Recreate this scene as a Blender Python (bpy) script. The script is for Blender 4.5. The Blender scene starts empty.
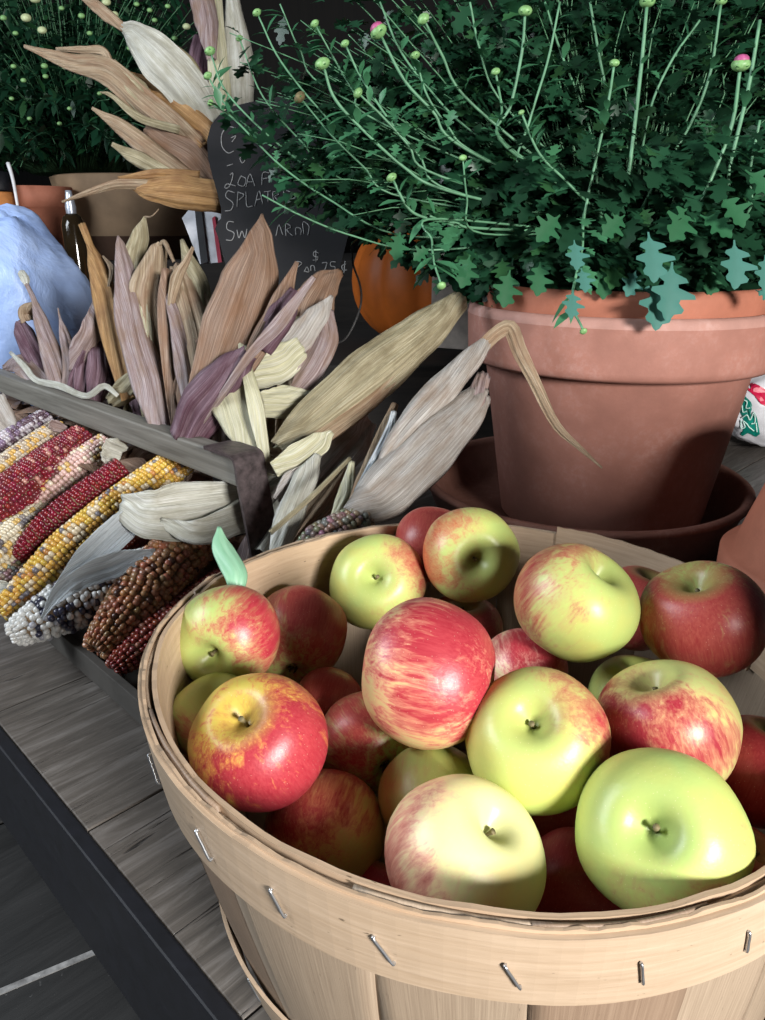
import bpy, bmesh, math, random
from mathutils import Vector, Matrix, noise
import numpy as np
R = random.Random(7)
sc = bpy.context.scene
COL = sc.collection
# ------------------------------------------------------------------ camera
F = 740.0; PT = math.radians(20.7); CH = .4925
cam_d = bpy.data.cameras.new('camera'); cam = bpy.data.objects.new('camera', cam_d); COL.objects.link(cam)
cam.location = (0, 0, CH); cam.rotation_euler = (math.pi/2-PT, 0, 0)
cam_d.sensor_fit = 'HORIZONTAL'; cam_d.sensor_width = 36; cam_d.lens = F/765*36; cam_d.clip_start = .02
sc.camera = cam
cp, sp = math.cos(PT), math.sin(PT)
def ray(px, py):
    x = (px-382.5)/F; y = -(py-510)/F
    return Vector((x, cp+y*sp, -sp+y*cp))
EYE = Vector((0, 0, CH))
def P(px, py, d): return EYE+ray(px, py)*d
def Z(px, py, z):
    r = ray(px, py); return EYE+r*((z-CH)/r.z)
def dep(p): return (p-EYE).dot(Vector((0, cp, -sp)))
E_OUT = Vector((-math.sin(math.radians(45)), math.cos(math.radians(45)), 0))   # along the table edge, away
E_IN = Vector((E_OUT.y, -E_OUT.x, 0))                                          # from the edge into the table
# ------------------------------------------------------------------ nodes
class NT:
    def __init__(s, name):
        m = bpy.data.materials.new(name); m.use_nodes = True
        s.m = m; s.n = m.node_tree.nodes; s.l = m.node_tree.links
        s.b = s.n['Principled BSDF']; s.out = s.n['Material Output']
    def new(s, t, **k):
        n = s.n.new(t)
        for a, v in k.items():
            if a in n.inputs.keys(): pass
            else: setattr(n, a, v)
        return n
    def put(s, sock, v):
        if hasattr(v, 'is_output') or isinstance(v, bpy.types.NodeSocket): s.l.new(v, sock)
        else: sock.default_value = v
    def tc(s, k='Object'): return s.new('ShaderNodeTexCoord').outputs[k]
    def mp(s, v, sc_=(1,1,1), loc=(0,0,0), rot=(0,0,0)):
        n = s.new('ShaderNodeMapping'); s.l.new(v, n.inputs[0])
        n.inputs['Scale'].default_value = sc_; n.inputs['Location'].default_value = loc; n.inputs['Rotation'].default_value = rot
        return n.outputs[0]
    def noise(s, v, scale=5, det=4, rough=.55, dist=0, col=False):
        n = s.new('ShaderNodeTexNoise'); s.l.new(v, n.inputs['Vector'])
        n.inputs['Scale'].default_value = scale; n.inputs['Detail'].default_value = det
        n.inputs['Roughness'].default_value = rough; n.inputs['Distortion'].default_value = dist
        return n.outputs['Color' if col else 'Fac']
    def math(s, op, a, b=0.0, clamp=False):
        n = s.new('ShaderNodeMath'); n.operation = op; n.use_clamp = clamp
        s.put(n.inputs[0], a); s.put(n.inputs[1], b); return n.outputs[0]
    def ramp(s, f, stops, interp='LINEAR'):
        n = s.new('ShaderNodeValToRGB'); s.l.new(f, n.inputs[0]); cr = n.color_ramp; cr.interpolation = interp
        while len(cr.elements) < len(stops): cr.elements.new(.5)
        for e, (p, c) in zip(cr.elements, stops): e.position = p; e.color = tuple(c)+((1,) if len(c) == 3 else ())
        return n.outputs[0]
    def mix(s, f, a, b, mode='MIX'):
        n = s.new('ShaderNodeMix'); n.data_type = 'RGBA'; n.blend_type = mode
        s.put(n.inputs[0], f)
        for i, v in ((6, a), (7, b)):
            if isinstance(v, (tuple, list)): n.inputs[i].default_value = tuple(v)+((1,) if len(v) == 3 else ())
            else: s.l.new(v, n.inputs[i])
        return n.outputs[2]
    def bump(s, h, st=.3, dist=.002):
        n = s.new('ShaderNodeBump'); s.l.new(h, n.inputs['Height'])
        n.inputs['Strength'].default_value = st; n.inputs['Distance'].default_value = dist
        s.l.new(n.outputs[0], s.b.inputs['Normal'])
    def fin(s, col=None, rough=None, **k):
        if col is not None:
            if isinstance(col, (tuple, list)): s.b.inputs['Base Color'].default_value = tuple(col)+(1,)
            else: s.l.new(col, s.b.inputs['Base Color'])
        if rough is not None: s.put(s.b.inputs['Roughness'], rough)
        for a, v in k.items(): s.put(s.b.inputs[a.replace('_', ' ')], v)
        return s.m
def mul(c, f): return tuple(x*f for x in c)
def plain(name, col, rough=.6, var=.25, scale=30, metal=0, bump=.15, **k):
    t = NT(name); v = t.tc()
    n = t.noise(v, scale, 5)
    c = t.ramp(n, [(.3, mul(col, 1-var)), (.7, mul(col, 1+var))])
    t.bump(n, bump, .001)
    return t.fin(c, rough, Metallic=metal, **k)
# ------------------------------------------------------------------ object helpers
LOC = {}
def setp(o, label=None, cat=None, group=None, kind=None):
    if label: o['label'] = label
    if cat: o['category'] = cat
    if group: o['group'] = group
    if kind: o['kind'] = kind
    return o
def thing(name, loc, label, cat, group=None):
    o = bpy.data.objects.new(name, None); COL.objects.link(o); o.location = loc; o.empty_display_size = .02
    LOC[o] = Vector(loc); setp(o, label, cat, group); return o
def mesh(name, V, Fc, mat, parent=None, origin=None, smooth=True, uv=None, cols=None, matidx=None):
    """V in world coordinates; origin = parent's base, or the given one"""
    og = LOC[parent] if parent else Vector(origin) if origin is not None else Vector((0, 0, 0))
    me = bpy.data.meshes.new(name)
    V = np.asarray([tuple(v) for v in V], float) if not isinstance(V, np.ndarray) else V
    V = V-np.array(og)
    me.from_pydata(V.tolist(), [], Fc)
    for m in (mat if isinstance(mat, (list, tuple)) else [mat]): me.materials.append(m)
    if smooth: me.polygons.foreach_set('use_smooth', [True]*len(me.polygons))
    if matidx is not None: me.polygons.foreach_set('material_index', matidx)
    if uv is not None:
        l = me.uv_layers.new(name='UVMap'); vi = np.empty(len(me.loops), int); me.loops.foreach_get('vertex_index', vi)
        l.data.foreach_set('uv', np.asarray(uv, float)[vi].ravel())
    if cols is not None:
        a = me.color_attributes.new('Col', 'FLOAT_COLOR', 'POINT')
        a.data.foreach_set('color', np.asarray(cols, float).ravel())
    me.update()
    o = bpy.data.objects.new(name, me); COL.objects.link(o)
    if parent: o.parent = parent
    else: o.location = og
    LOC[o] = og
    return o
def merge(parts):
    V = []; Fc = []
    for v, f in parts:
        k = len(V); V += [Vector(p) for p in v]; Fc += [tuple(i+k for i in q) for q in f]
    return V, Fc
def box(c, ax, ay, az, hx, hy, hz, bev=0.0):
    """oriented box with chamfered edges"""
    c = Vector(c); bm = bmesh.new(); bmesh.ops.create_cube(bm, size=2)
    for v in bm.verts: v.co = Vector((v.co.x*hx, v.co.y*hy, v.co.z*hz))
    if bev: bmesh.ops.bevel(bm, geom=bm.edges[:], offset=bev, segments=2, affect='EDGES', profile=.6)
    bm.verts.index_update()
    V = [c+Vector(ax)*v.co.x+Vector(ay)*v.co.y+Vector(az)*v.co.z for v in bm.verts]
    Fc = [tuple(v.index for v in f.verts) for f in bm.faces]; bm.free(); return V, Fc
def crom(pts, n):
    pts = [Vector(p) for p in pts]
    if len(pts) == 2: return [pts[0].lerp(pts[1], i/(n-1)) for i in range(n)]
    q = [pts[0]*2-pts[1]]+pts+[pts[-1]*2-pts[-2]]; out = []
    for i in range(n):
        t = i/(n-1)*(len(pts)-1); k = min(int(t), len(pts)-2); t -= k
        a, b, c, d = q[k:k+4]
        out.append(.5*((2*b)+(c-a)*t+(2*a-5*b+4*c-d)*t*t+(3*b-a-3*c+d)*t**3))
    return out
def lerpl(w, n):
    out = []
    for i in range(n):
        t = i/(n-1)*(len(w)-1); k = min(int(t), len(w)-2); t -= k
        t = t*t*(3-2*t)*.5+t*.5
        out.append(w[k]*(1-t)+w[k+1]*t)
    return out
def tube(pts, rad, n=8, res=None, cap=True):
    res = res or len(pts)*4; C = crom(pts, res); rr = lerpl(rad, res) if isinstance(rad, (list, tuple)) else [rad]*res
    V = []; Fc = []; up = Vector((.13, .2, .97))
    for i, c in enumerate(C):
        T = (C[min(i+1, res-1)]-C[max(i-1, 0)]).normalized()
        A = T.cross(up)
        if A.length < .05: A = T.cross(Vector((1, 0, 0)))
        A.normalize(); B = T.cross(A); 
        for k in range(n):
            a = 2*math.pi*k/n; V.append(c+(A*math.cos(a)+B*math.sin(a))*rr[i])
    for i in range(res-1):
        for k in range(n): Fc.append((i*n+k, i*n+(k+1) % n, (i+1)*n+(k+1) % n, (i+1)*n+k))
    if cap: Fc += [tuple(range(n))[::-1], tuple((res-1)*n+k for k in range(n))]
    return V, Fc
def lathe(c, prof, n=64, ax=None, wob=0):
    """prof = [(r, z)], closed when the first point repeats"""
    c = Vector(c); V = []; Fc = []
    for r, z in prof:
        for k in range(n):
            a = 2*math.pi*k/n; V.append(c+Vector((r*math.cos(a), r*math.sin(a), z)))
    for i in range(len(prof)-1):
        for k in range(n): Fc.append((i*n+k, i*n+(k+1) % n, (i+1)*n+(k+1) % n, (i+1)*n+k))
    return V, Fc
# ------------------------------------------------------------------ materials
def wood_mat(name, c1, c2, rough=.6, gs=(3, 60, 60), coord='Object', bump=.3, rot=(0,0,0), scale=1.0, big=.5):
    t = NT(name); v = t.mp(t.tc(coord), gs, rot=rot)
    n = t.noise(v, scale, 6, .65, .6); n2 = t.noise(t.tc(coord), 7, 3)
    c = t.ramp(n, [(.28, c1), (.5, tuple((a+b)/2 for a, b in zip(c1, c2))), (.72, c2)])
    c = t.mix(t.math('MULTIPLY', n2, big), c, mul(c1, .75))
    t.bump(n, bump, .0015); return t.fin(c, rough)
# plank table: weathered grey with cracks across, planks run along E_IN
def table_mat():
    t = NT('weathered_plank'); v = t.mp(t.tc(), (1, 1, 1), rot=(0, 0, math.radians(-45)))   # x along E_IN
    g = t.noise(t.mp(v, (5, 55, 5)), 1.0, 8, .7, 1.2)
    big = t.noise(v, 6, 4)
    sep = t.new('ShaderNodeSeparateXYZ'); t.l.new(v, sep.inputs[0])
    crack = t.noise(t.mp(v, (9, 190, 9), loc=(3, 1, 0)), 1.0, 3, .6, .8)
    cr = t.ramp(crack, [(.30, (0, 0, 0)), (.36, (1, 1, 1))])
    c = t.ramp(g, [(.25, (.03, .025, .021)), (.5, (.105, .092, .08)), (.78, (.27, .25, .235))])
    c = t.mix(t.ramp(big, [(.35, (0, 0, 0)), (.65, (1, 1, 1))]), t.mix(.6, c, (.05, .04, .033)), c)
    c = t.mix(cr, (.012, .01, .009), c)
    h = t.math('ADD', t.math('MULTIPLY', g, .6), cr)
    t.bump(h, .7, .0015)
    return t.fin(c, t.ramp(g, [(.3, (.6,)*3), (.7, (.38,)*3)]), Specular_IOR_Level=.6)
M_table = table_mat()
M_black = plain('black_painted_steel', (.0045, .005, .008), .5, .4, 60)
M_dark = wood_mat('dark_stained_wood', (.006, .005, .004), (.03, .024, .02), .7, (4, 50, 50))
M_floor = None
def floor_mat():
    t = NT('dark_floor_board'); v = t.mp(t.tc(), (1, 1, 1), rot=(0, 0, math.radians(-45)))
    g = t.noise(t.mp(v, (3, 30, 3)), 1, 7, .7, 1); d = t.noise(v, 60, 6, .7)
    c = t.ramp(g, [(.3, (.004, .004, .004)), (.7, (.020, .020, .020))])
    c = t.mix(t.ramp(d, [(.66, (0, 0, 0)), (.74, (1, 1, 1))]), c, (.12, .12, .12))
    t.bump(g, .5, .003); return t.fin(c, .6)
M_floor = floor_mat()
M_seam = plain('pale_gap_filler', (.2, .2, .2), .7, .5, 80)
def terracotta(name, base, chalk=.4, rough=.75):
    t = NT(name); v = t.tc()
    a = t.noise(v, 9, 6, .65); b = t.noise(v, 90, 4, .7); g = t.noise(v, 260, 3)
    c = t.ramp(a, [(.3, mul(base, .78)), (.7, mul(base, 1.12))])
    c = t.mix(t.math('MULTIPLY', t.math('MULTIPLY', t.ramp(b, [(.45, (0, 0, 0)), (.8, (1, 1, 1))]), t.ramp(a, [(.45, (0, 0, 0)), (.7, (1, 1, 1))])), chalk), c, (.62, .46, .43))
    t.bump(t.math('ADD', b, g), .25, .0012); return t.fin(c, rough)
M_terra = terracotta('chalky_terracotta', (.36, .16, .12))
M_terra_rim = terracotta('white_bloomed_terracotta', (.46, .245, .20), .8)
M_terra_in = terracotta('orange_terracotta', (.42, .15, .09), .1)
M_terra_d = terracotta('brown_terracotta', (.20, .085, .06), .25)
M_soil = plain('potting_soil', (.02, .014, .01), .95, .6, 120, bump=.8)
def basket_mat(name, c1, c2):
    t = NT(name); uv = t.tc('UV')
    n = t.noise(t.mp(uv, (2, 60, 1)), 1.0, 6, .65, .4); sp_ = t.noise(t.mp(uv, (12, 60, 1)), 1.4, 2, .5)
    c = t.ramp(n, [(.25, c1), (.7, c2)])
    c = t.mix(t.ramp(sp_, [(.24, (1, 1, 1)), (.29, (0, 0, 0))]), c, mul(c1, .35))
    bl = t.noise(t.tc(), 14, 3); c = t.mix(t.math('MULTIPLY', bl, .35), c, mul(c1, .8))
    t.bump(n, .25, .001); return t.fin(c, .55)
M_hoop = basket_mat('pale_hoop_veneer', (.41, .295, .195), (.56, .43, .31))
M_hoop_in = basket_mat('rough_hoop_veneer', (.38, .265, .17), (.54, .40, .28))
M_stave = basket_mat('stave_veneer', (.27, .20, .14), (.45, .35, .255))
M_stave2 = basket_mat('brown_stave_veneer', (.20, .13, .085), (.35, .25, .175))
M_staple = plain('steel_staple', (.55, .57, .6), .3, .1, 50, metal=.9)
M_iron = plain('rusty_dark_iron', (.075, .058, .06), .5, .5, 130, metal=.35, bump=.5)
M_handle = wood_mat('grey_weathered_wood', (.10, .095, .08), (.26, .245, .215), .65, (1, 1, 1), scale=9, bump=.4)
def grey_bar():
    t = NT('grey_weathered_bar'); v = t.mp(t.tc(), (1, 1, 1), rot=(0, 0, math.radians(-135)))
    g = t.noise(t.mp(v, (5, 120, 120)), 1, 6, .65, .5)
    c = t.ramp(g, [(.25, (.085, .078, .065)), (.55, (.17, .16, .138)), (.8, (.26, .25, .225))])
    t.bump(g, .35, .001); return t.fin(c, .6)
M_bar = grey_bar()
def husk_mat(name, cols, rough=.62, blotch=None, trans=.12):
    """cols = three colours of the long veins; UV: u across, v along"""
    t = NT(name); uv = t.tc('UV')
    rnd = t.new('ShaderNodeObjectInfo').outputs['Random']
    off = t.new('ShaderNodeCombineXYZ'); t.l.new(t.math('MULTIPLY', rnd, 37), off.inputs[0]); t.l.new(t.math('MULTIPLY', rnd, 19), off.inputs[1])
    add = t.new('ShaderNodeVectorMath'); add.operation = 'ADD'; t.l.new(uv, add.inputs[0]); t.l.new(off.outputs[0], add.inputs[1])
    v = add.outputs[0]
    n = t.noise(t.mp(v, (13, 1.3, 1)), 1.0, 5, .7, .25); f = t.noise(t.mp(v, (70, 1.5, 1)), 1.0, 3, .6, .1)
    c = t.ramp(n, [(.28, cols[0]), (.5, cols[1]), (.72, cols[2])])
    c = t.mix(t.math('MULTIPLY', t.ramp(f, [(.42, (0, 0, 0)), (.66, (1, 1, 1))]), .55), c, mul(cols[0], .55))
    lt = t.noise(t.mp(v, (42, 1.1, 1), loc=(5, 2, 0)), 1.0, 2, .5, .1); c = t.mix(t.math('MULTIPLY', t.ramp(lt, [(.52, (0, 0, 0)), (.7, (1, 1, 1))]), .5), c, tuple(min(.9, x*1.35) for x in cols[2]))
    big = t.noise(t.mp(v, (2.0, 2.5, 1)), 1.2, 4, .6)
    if blotch: c = t.mix(t.math('MULTIPLY', t.ramp(big, [(.44, (0, 0, 0)), (.66, (1, 1, 1))]), .7), c, blotch)
    t.bump(t.math('ADD', f, t.math('MULTIPLY', n, 1.5)), .9, .0022)
    m = t.fin(c, rough)
    tr = t.new('ShaderNodeBsdfTranslucent'); t.l.new(c, tr.inputs[0]); ms = t.new('ShaderNodeMixShader'); ms.inputs[0].default_value = trans
    t.l.new(t.b.outputs[0], ms.inputs[1]); t.l.new(tr.outputs[0], ms.inputs[2]); t.l.new(ms.outputs[0], t.out.inputs[0])
    return m
HK = dict(
 white=husk_mat('bleached_husk', [(.46, .44, .37), (.66, .66, .58), (.80, .81, .75)], blotch=(.38, .36, .27)),
 bluewhite=husk_mat('blue_white_husk', [(.46, .50, .53), (.60, .66, .70), (.72, .78, .82)]),
 cream=husk_mat('cream_green_husk', [(.52, .50, .30), (.72, .69, .47), (.84, .83, .66)]),
 tan=husk_mat('tan_husk', [(.22, .15, .09), (.42, .31, .20), (.60, .49, .36)], blotch=(.30, .17, .10)),
 olive=husk_mat('olive_tan_husk', [(.30, .25, .14), (.47, .41, .26), (.63, .58, .43)], blotch=(.22, .18, .10)),
 orange=husk_mat('ochre_husk', [(.30, .15, .055), (.48, .27, .10), (.62, .40, .20)], blotch=(.22, .10, .04)),
 brown=husk_mat('rust_brown_husk', [(.15, .085, .055), (.29, .18, .12), (.46, .33, .25)], blotch=(.27, .14, .075)),
 mauve=husk_mat('mauve_husk', [(.20, .12, .115), (.40, .30, .295), (.62, .55, .56)], blotch=(.30, .19, .13)),
 purple=husk_mat('deep_purple_husk', [(.075, .035, .05), (.19, .10, .13), (.38, .28, .33)], blotch=(.09, .03, .05)),
 grey=husk_mat('grey_white_husk', [(.34, .30, .27), (.54, .50, .46), (.70, .68, .65)], blotch=(.34, .26, .20)),
)
def cob_mat():
    t = NT('glossy_kernel'); a = t.new('ShaderNodeVertexColor'); a.layer_name = 'Col'
    return t.fin(a.outputs[0], .28, Coat_Weight=.25, Coat_Roughness=.2)
M_cob = cob_mat()
def attr_mat(name, rough=.5, trans=0., **k):
    t = NT(name); a = t.new('ShaderNodeVertexColor'); a.layer_name = 'Col'
    m = t.fin(a.outputs[0], rough, **k)
    if trans:
        tr = t.new('ShaderNodeBsdfTranslucent'); t.l.new(a.outputs[0], tr.inputs[0]); ms = t.new('ShaderNodeMixShader'); ms.inputs[0].default_value = trans
        t.l.new(t.b.outputs[0], ms.inputs[1]); t.l.new(tr.outputs[0], ms.inputs[2]); t.l.new(ms.outputs[0], t.out.inputs[0])
    return m
M_leaf = attr_mat('chrysanthemum_leaf', .42, .12, Specular_IOR_Level=.45)
M_stem = plain('green_stem', (.11, .27, .15), .5, .25, 60)
M_stemd = plain('dark_green_stem', (.085, .22, .11), .55, .3, 60)
M_bud = plain('green_bud', (.22, .42, .16), .45, .3, 200)
M_budp = plain('pink_petal_tip', (.42, .09, .22), .5, .3, 200)
M_budy = plain('pale_yellow_bud', (.55, .62, .35), .5, .2, 200)

# ================================================================== SETTING
Zt = 0.0
fl = box((0, 1.5, -.78), (1, 0, 0), (0, 1, 0), (0, 0, 1), 4, 4, .03)
o = mesh('floor', *fl, M_floor, smooth=False); setp(o, kind='structure')
# board seams of the floor, laid as raised grout lines across
for k in range(-3, 8):
    pass
def wallbox(name, c, ax, hx, hz, mat):
    ay = Vector((-ax[1], ax[0], 0)); o = mesh(name, *box(c, ax, ay, (0, 0, 1), hx, .04, hz), mat, smooth=False); setp(o, kind='structure'); return o
M_wall = wood_mat('dark_barn_board', (.004, .004, .004), (.014, .012, .010), .8, (40, 40, 2))
wallbox('wall_back', (0, 5.4, .9), (1, 0, 0), 5, 1.7, M_wall)

# ---- display table
EP = Z(0, 728, 0)          # a point of the near table edge
def T(u, w, z=0.): return EP+E_OUT*u+E_IN*w+Vector((0, 0, z))     # u along edge (away), w inward
tab = thing('display_table', T(0, .8, -.75), 'weathered grey plank display table with a black steel edge carrying the baskets and pots', 'table')
planks = []
R.seed(3)
u = -1.9; seams = []
# the seam seen at (92,828) lies at a known u; planks are .19 wide
us = (Z(92, 828, 0)-EP).dot(E_OUT)
k0 = int((us+2.0)/.235)
u = us-k0*.235
while u < 3.0:
    planks.append(box(T(u+.1175, 1.0, -.016+R.uniform(-.0006, .0006)), E_IN, E_OUT*1.0, (0, 0, 1), 1.0-.002, .1165, .016, .0015)); u += .235
o = mesh('tabletop', *merge(planks), M_table, tab, smooth=False)
edge = box(T(.5, -.006, -.032), E_OUT, E_IN, (0, 0, 1), 2.6, .007, .034, .002)
mesh('steel_edge', *edge, M_black, tab, smooth=False)
apr = box(T(.5, .02, -.125), E_OUT, E_IN, (0, 0, 1), 2.6, .012, .09, .003)
mesh('apron', *apr, M_black, tab, smooth=False)
for uu in (-1.9, 2.9):
    for ww in (.05, 1.9):
        mesh('leg', *box(T(uu, ww, -.39), E_OUT, E_IN, (0, 0, 1), .035, .035, .359, .004), M_black, tab, smooth=False)
# lower shelf with pale joint
shz = -.42
def S(px, py): return Z(px, py, shz)
sh = []
sp0 = S(0, 992); su = (sp0-EP).dot(E_OUT); w0 = .03
sd = (S(112, 945)-S(0, 992)).normalized(); so = Vector((-sd.y, sd.x, 0))
for k in range(-6, 14):
    sh.append(box(S(0, 992)+so*(.16+k*.32)-Vector((0, 0, .02))+sd*.2, sd, so, (0, 0, 1), 1.0, .1565, .02, .003))
lsh = mesh('lower_board', *merge(sh), M_floor, tab, smooth=False)
mesh('board_joint', *box(S(0, 992)-Vector((0, 0, .003))+sd*.2, sd, so, (0, 0, 1), 1.0, .0045, .004), M_seam, tab, smooth=False)

# ================================================================== BASKET
BC = Vector((.0858, .4275, 0)); TX, TY = -.1197, -.0127
def rimz(x, y): return .24+TX*(x)+TY*(y)
def rfac(ph): return 1+.0888*math.sin(2*ph)
Rbase = .176
def brad(ph, s):
    """radius at height fraction s (0 base, 1 rim)"""
    prof = Rbase+(.2165-Rbase)*(1-max(0, 1-s)**1.45) 
    return prof*(1+.0888*math.sin(2*ph)*s)
def bpt(ph, s, off=0., dz=0.):
    r = brad(ph, s)+off; x, y = r*math.cos(ph), r*math.sin(ph)
    return BC+Vector((x, y, rimz(x, y)*s+dz))
bas = thing('apple_basket', BC, 'round pale wood splint basket with stapled hoops heaped with red and green apples', 'basket')
def band(name, s0, s1, off, th, mat, parent, ph0=0, ph1=2*math.pi, n=160, wob=.0006, rag=.0):
    V = []; Fc = []; UV = []
    closed = abs(ph1-ph0-2*math.pi) < 1e-6
    seg = n if closed else n+1
    for i in range(seg):
        ph = ph0+(ph1-ph0)*i/n
        w = wob*noise.noise(Vector((ph*3, off*100, s0)))*2; rg = rag*(noise.noise(Vector((ph*9, off*77, 3)))+.5*noise.noise(Vector((ph*31, off*77, 3))))
        q = [(s0, off), (s0, off+th), ((s0+s1)/2, off+th), (s1+rg, off+th), (s1+rg, off), ((s0+s1)/2, off)]
        for s, of in q: V.append(bpt(ph, s, of+w)); UV.append((ph*2.0, s*1.2+of*9))
    m = 6
    for i in range(n):
        j = (i+1) % seg
        for k in range(m): Fc.append((i*m+k, j*m+k, j*m+(k+1) % m, i*m+(k+1) % m))
    if not closed: Fc += [tuple(range(m)), tuple(n*m+k for k in range(m))[::-1]]
    return mesh(name, V, Fc, mat, parent, uv=UV, smooth=False)
ns = 20
for k in range(ns):
    a0 = 2*math.pi*(k+.15)/ns; wa = 2*math.pi/ns*(.525+.03*(k % 2)); off = (.0008 if k % 2 else -.0012)
    V = []; Fc = []; UV = []; na, nz = 8, 12
    skew = R.uniform(-.03, .03)
    for j in range(nz+1):
        s = .012+.983*j/nz
        for i in range(na+1):
            ph = a0+(i/na-.5)*2*wa*(.85+.17*s)+skew*(1-s)
            V.append(bpt(ph, s+.006*math.sin(k*2.3+j)*(j == nz), off-.0008*abs(i/na-.5)*2*(1 if k % 2 else -1)))
            UV.append((s*1.5+k*.37, (i/na)*1.0+k*1.7))
    for j in range(nz):
        for i in range(na):
            a = j*(na+1)+i; Fc.append((a, a+1, a+na+2, a+na+1))
    o = mesh('stave', V, Fc, M_stave if k % 3 else M_stave2, bas, uv=UV)
    md = o.modifiers.new('s', 'SOLIDIFY'); md.thickness = .0018; md.offset = 0
band('outer_hoop', .825, .990, .0026, .0028, M_hoop, bas, rag=.004)
band('outer_hoop_lap', .975, .998, .0012, .0016, M_hoop_in, bas, 2.9, 5.4, rag=.010)
band('inner_hoop', .79, 1.0, -.0048, .0026, M_hoop_in, bas, rag=.006)
lap = band('inner_hoop_end', .78, 1.035, -.0076, .0024, M_hoop_in, bas, .35, 1.22, rag=.006)
band('lower_hoop', .24, .37, .0022, .0022, M_hoop, bas, rag=.004)
Vb, Fb = lathe(BC+Vector((0, 0, .004)), [(.0001, 0), (Rbase-.004, 0), (Rbase-.004, .008), (.0001, .008)], 48)
mesh('base_disc', Vb, Fb, M_stave2, bas, uv=[(v.x*4, v.y*4) for v in Vb], smooth=False)
def staple(px, py, s, lean, parent=bas):
    # find the angle whose hoop point projects to px
    best = None
    for i in range(720):
        ph = math.pi*2*i/720
        p = bpt(ph, s, .0066 if s > .6 else .0046); d = dep(p)
        if (p-BC).dot(Vector((0, -1, 0))) < -.12: continue
        q = p-EYE; ux = 382.5+q.x/d*F; uy = 510-(q.z*cp+q.y*sp)/d*F
        e = abs(ux-px)+abs(uy-py)*.6
        if best is None or e < best[0]: best = (e, ph)
    ph = best[1]; h = .012/.24*.5
    a = bpt(ph-lean*.02, s+h, .0052 if s > .6 else .0036); b = bpt(ph+lean*.02, s-h, .0052 if s > .6 else .0036)
    n = Vector((math.cos(ph), math.sin(ph), .2)).normalized()*.0016
    V, Fc = tube([a, a+n, (a+b)/2+n, b+n, b], .0007, 6, 14)
    mesh('staple', V, Fc, M_staple, parent)
for q in ((163, 768, .9, .6), (204, 821, .9, .6), (277, 880, .9, .5), (386, 930, .9, .8), (515, 960, .9, .7), (643, 955, .9, .3), (747, 915, .9, .2),
          (212, 934, .31, .6), (255, 989, .31, .8), (690, 1003, .5, -1.0)): staple(*q)

# ================================================================== APPLES
def apple_mat(i, bias, B, green, red, streak=.5, deep=None, sharp=.40):
    t = NT('apple_skin_%s' % i); v = t.tc()
    nv = t.new('ShaderNodeVectorMath'); nv.operation = 'NORMALIZE'; t.l.new(v, nv.inputs[0]); N = nv.outputs[0]
    dt = t.new('ShaderNodeVectorMath'); dt.operation = 'DOT_PRODUCT'; t.l.new(N, dt.inputs[0]); dt.inputs[1].default_value = B
    sd_ = hash(i) % 17 if False else sum(map(ord, str(i))) % 23
    st = t.noise(t.mp(N, (7, 7, 1.1), loc=(sd_, 0, 0)), 1.0, 5, .62, .9)
    fine = t.noise(t.mp(N, (26, 26, 2.2), loc=(sd_, 3, 0)), 1.0, 4, .65, .5)
    bg = t.noise(t.mp(N, (1, 1, 1), loc=(sd_, 1, 2)), 1.6, 3, .5)
    f = t.math('ADD', t.math('MULTIPLY', dt.outputs['Value'], .46), bias-.10)
    f = t.math('ADD', f, t.math('MULTIPLY', t.math('SUBTRACT', st, .5), streak*2.2))
    f = t.math('ADD', f, t.math('MULTIPLY', t.math('SUBTRACT', fine, .5), streak*.9))
    f = t.math('ADD', f, t.math('MULTIPLY', t.math('SUBTRACT', bg, .5), .9))
    mk = t.ramp(f, [(.5-sharp, (0, 0, 0)), (.5+sharp, (1, 1, 1))], 'EASE')
    g2 = t.mix(t.ramp(bg, [(.35, (0, 0, 0)), (.65, (1, 1, 1))]), green, (green[0]*1.18, green[1]*.98, green[2]*.9))
    deep = deep or (red[0]*.80, red[1]*.45, red[2]*.6)
    warm = (min(1, green[0]*1.15), green[1]*.62, green[2]*.9)
    r2 = t.mix(t.ramp(fine, [(.35, (0, 0, 0)), (.68, (1, 1, 1))]), red, deep)
    c = t.mix(t.ramp(mk, [(0, (0, 0, 0)), (.5, (1, 1, 1))]), g2, warm)
    c = t.mix(t.ramp(mk, [(.25, (0, 0, 0)), (.95, (1, 1, 1))]), c, r2)
    # green cavity and pale lenticels
    sz = t.new('ShaderNodeSeparateXYZ'); t.l.new(N, sz.inputs[0])
    cav = t.ramp(sz.outputs[2], [(.80, (0, 0, 0)), (.97, (1, 1, 1))])
    c = t.mix(t.math('MULTIPLY', cav, .7), c, mul(green, .75))
    vo = t.new('ShaderNodeTexVoronoi'); t.l.new(N, vo.inputs['Vector']); vo.inputs['Scale'].default_value = 17
    dots = t.ramp(vo.outputs['Distance'], [(.07, (1, 1, 1)), (.13, (0, 0, 0))])
    c = t.mix(t.math('MULTIPLY', dots, .35), c, (.85, .72, .5))
    t.bump(t.noise(N, 14, 4), .08, .002)
    return t.fin(c, .38, Specular_IOR_Level=.45)
M_stalk = plain('apple_stalk', (.16, .13, .06), .7, .4, 200)
M_calyx = plain('dry_calyx', (.09, .07, .03), .8, .5, 300)
G1 = (.46, .56, .17); G2 = (.60, .62, .24); G3 = (.38, .47, .14); GY = (.58, .47, .09)
R1 = (.43, .05, .062); R2 = (.45, .09, .068); R3 = (.46, .06, .06); RO = (.60, .20, .08)
CR = Vector((1, 0, 0)); CU = Vector((0, sp, cp)); CB = Vector((0, -cp, sp))     # camera right / up / towards the camera
def cv(a, b, c): return (CR*a+CU*b+CB*c).normalized()
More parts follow.
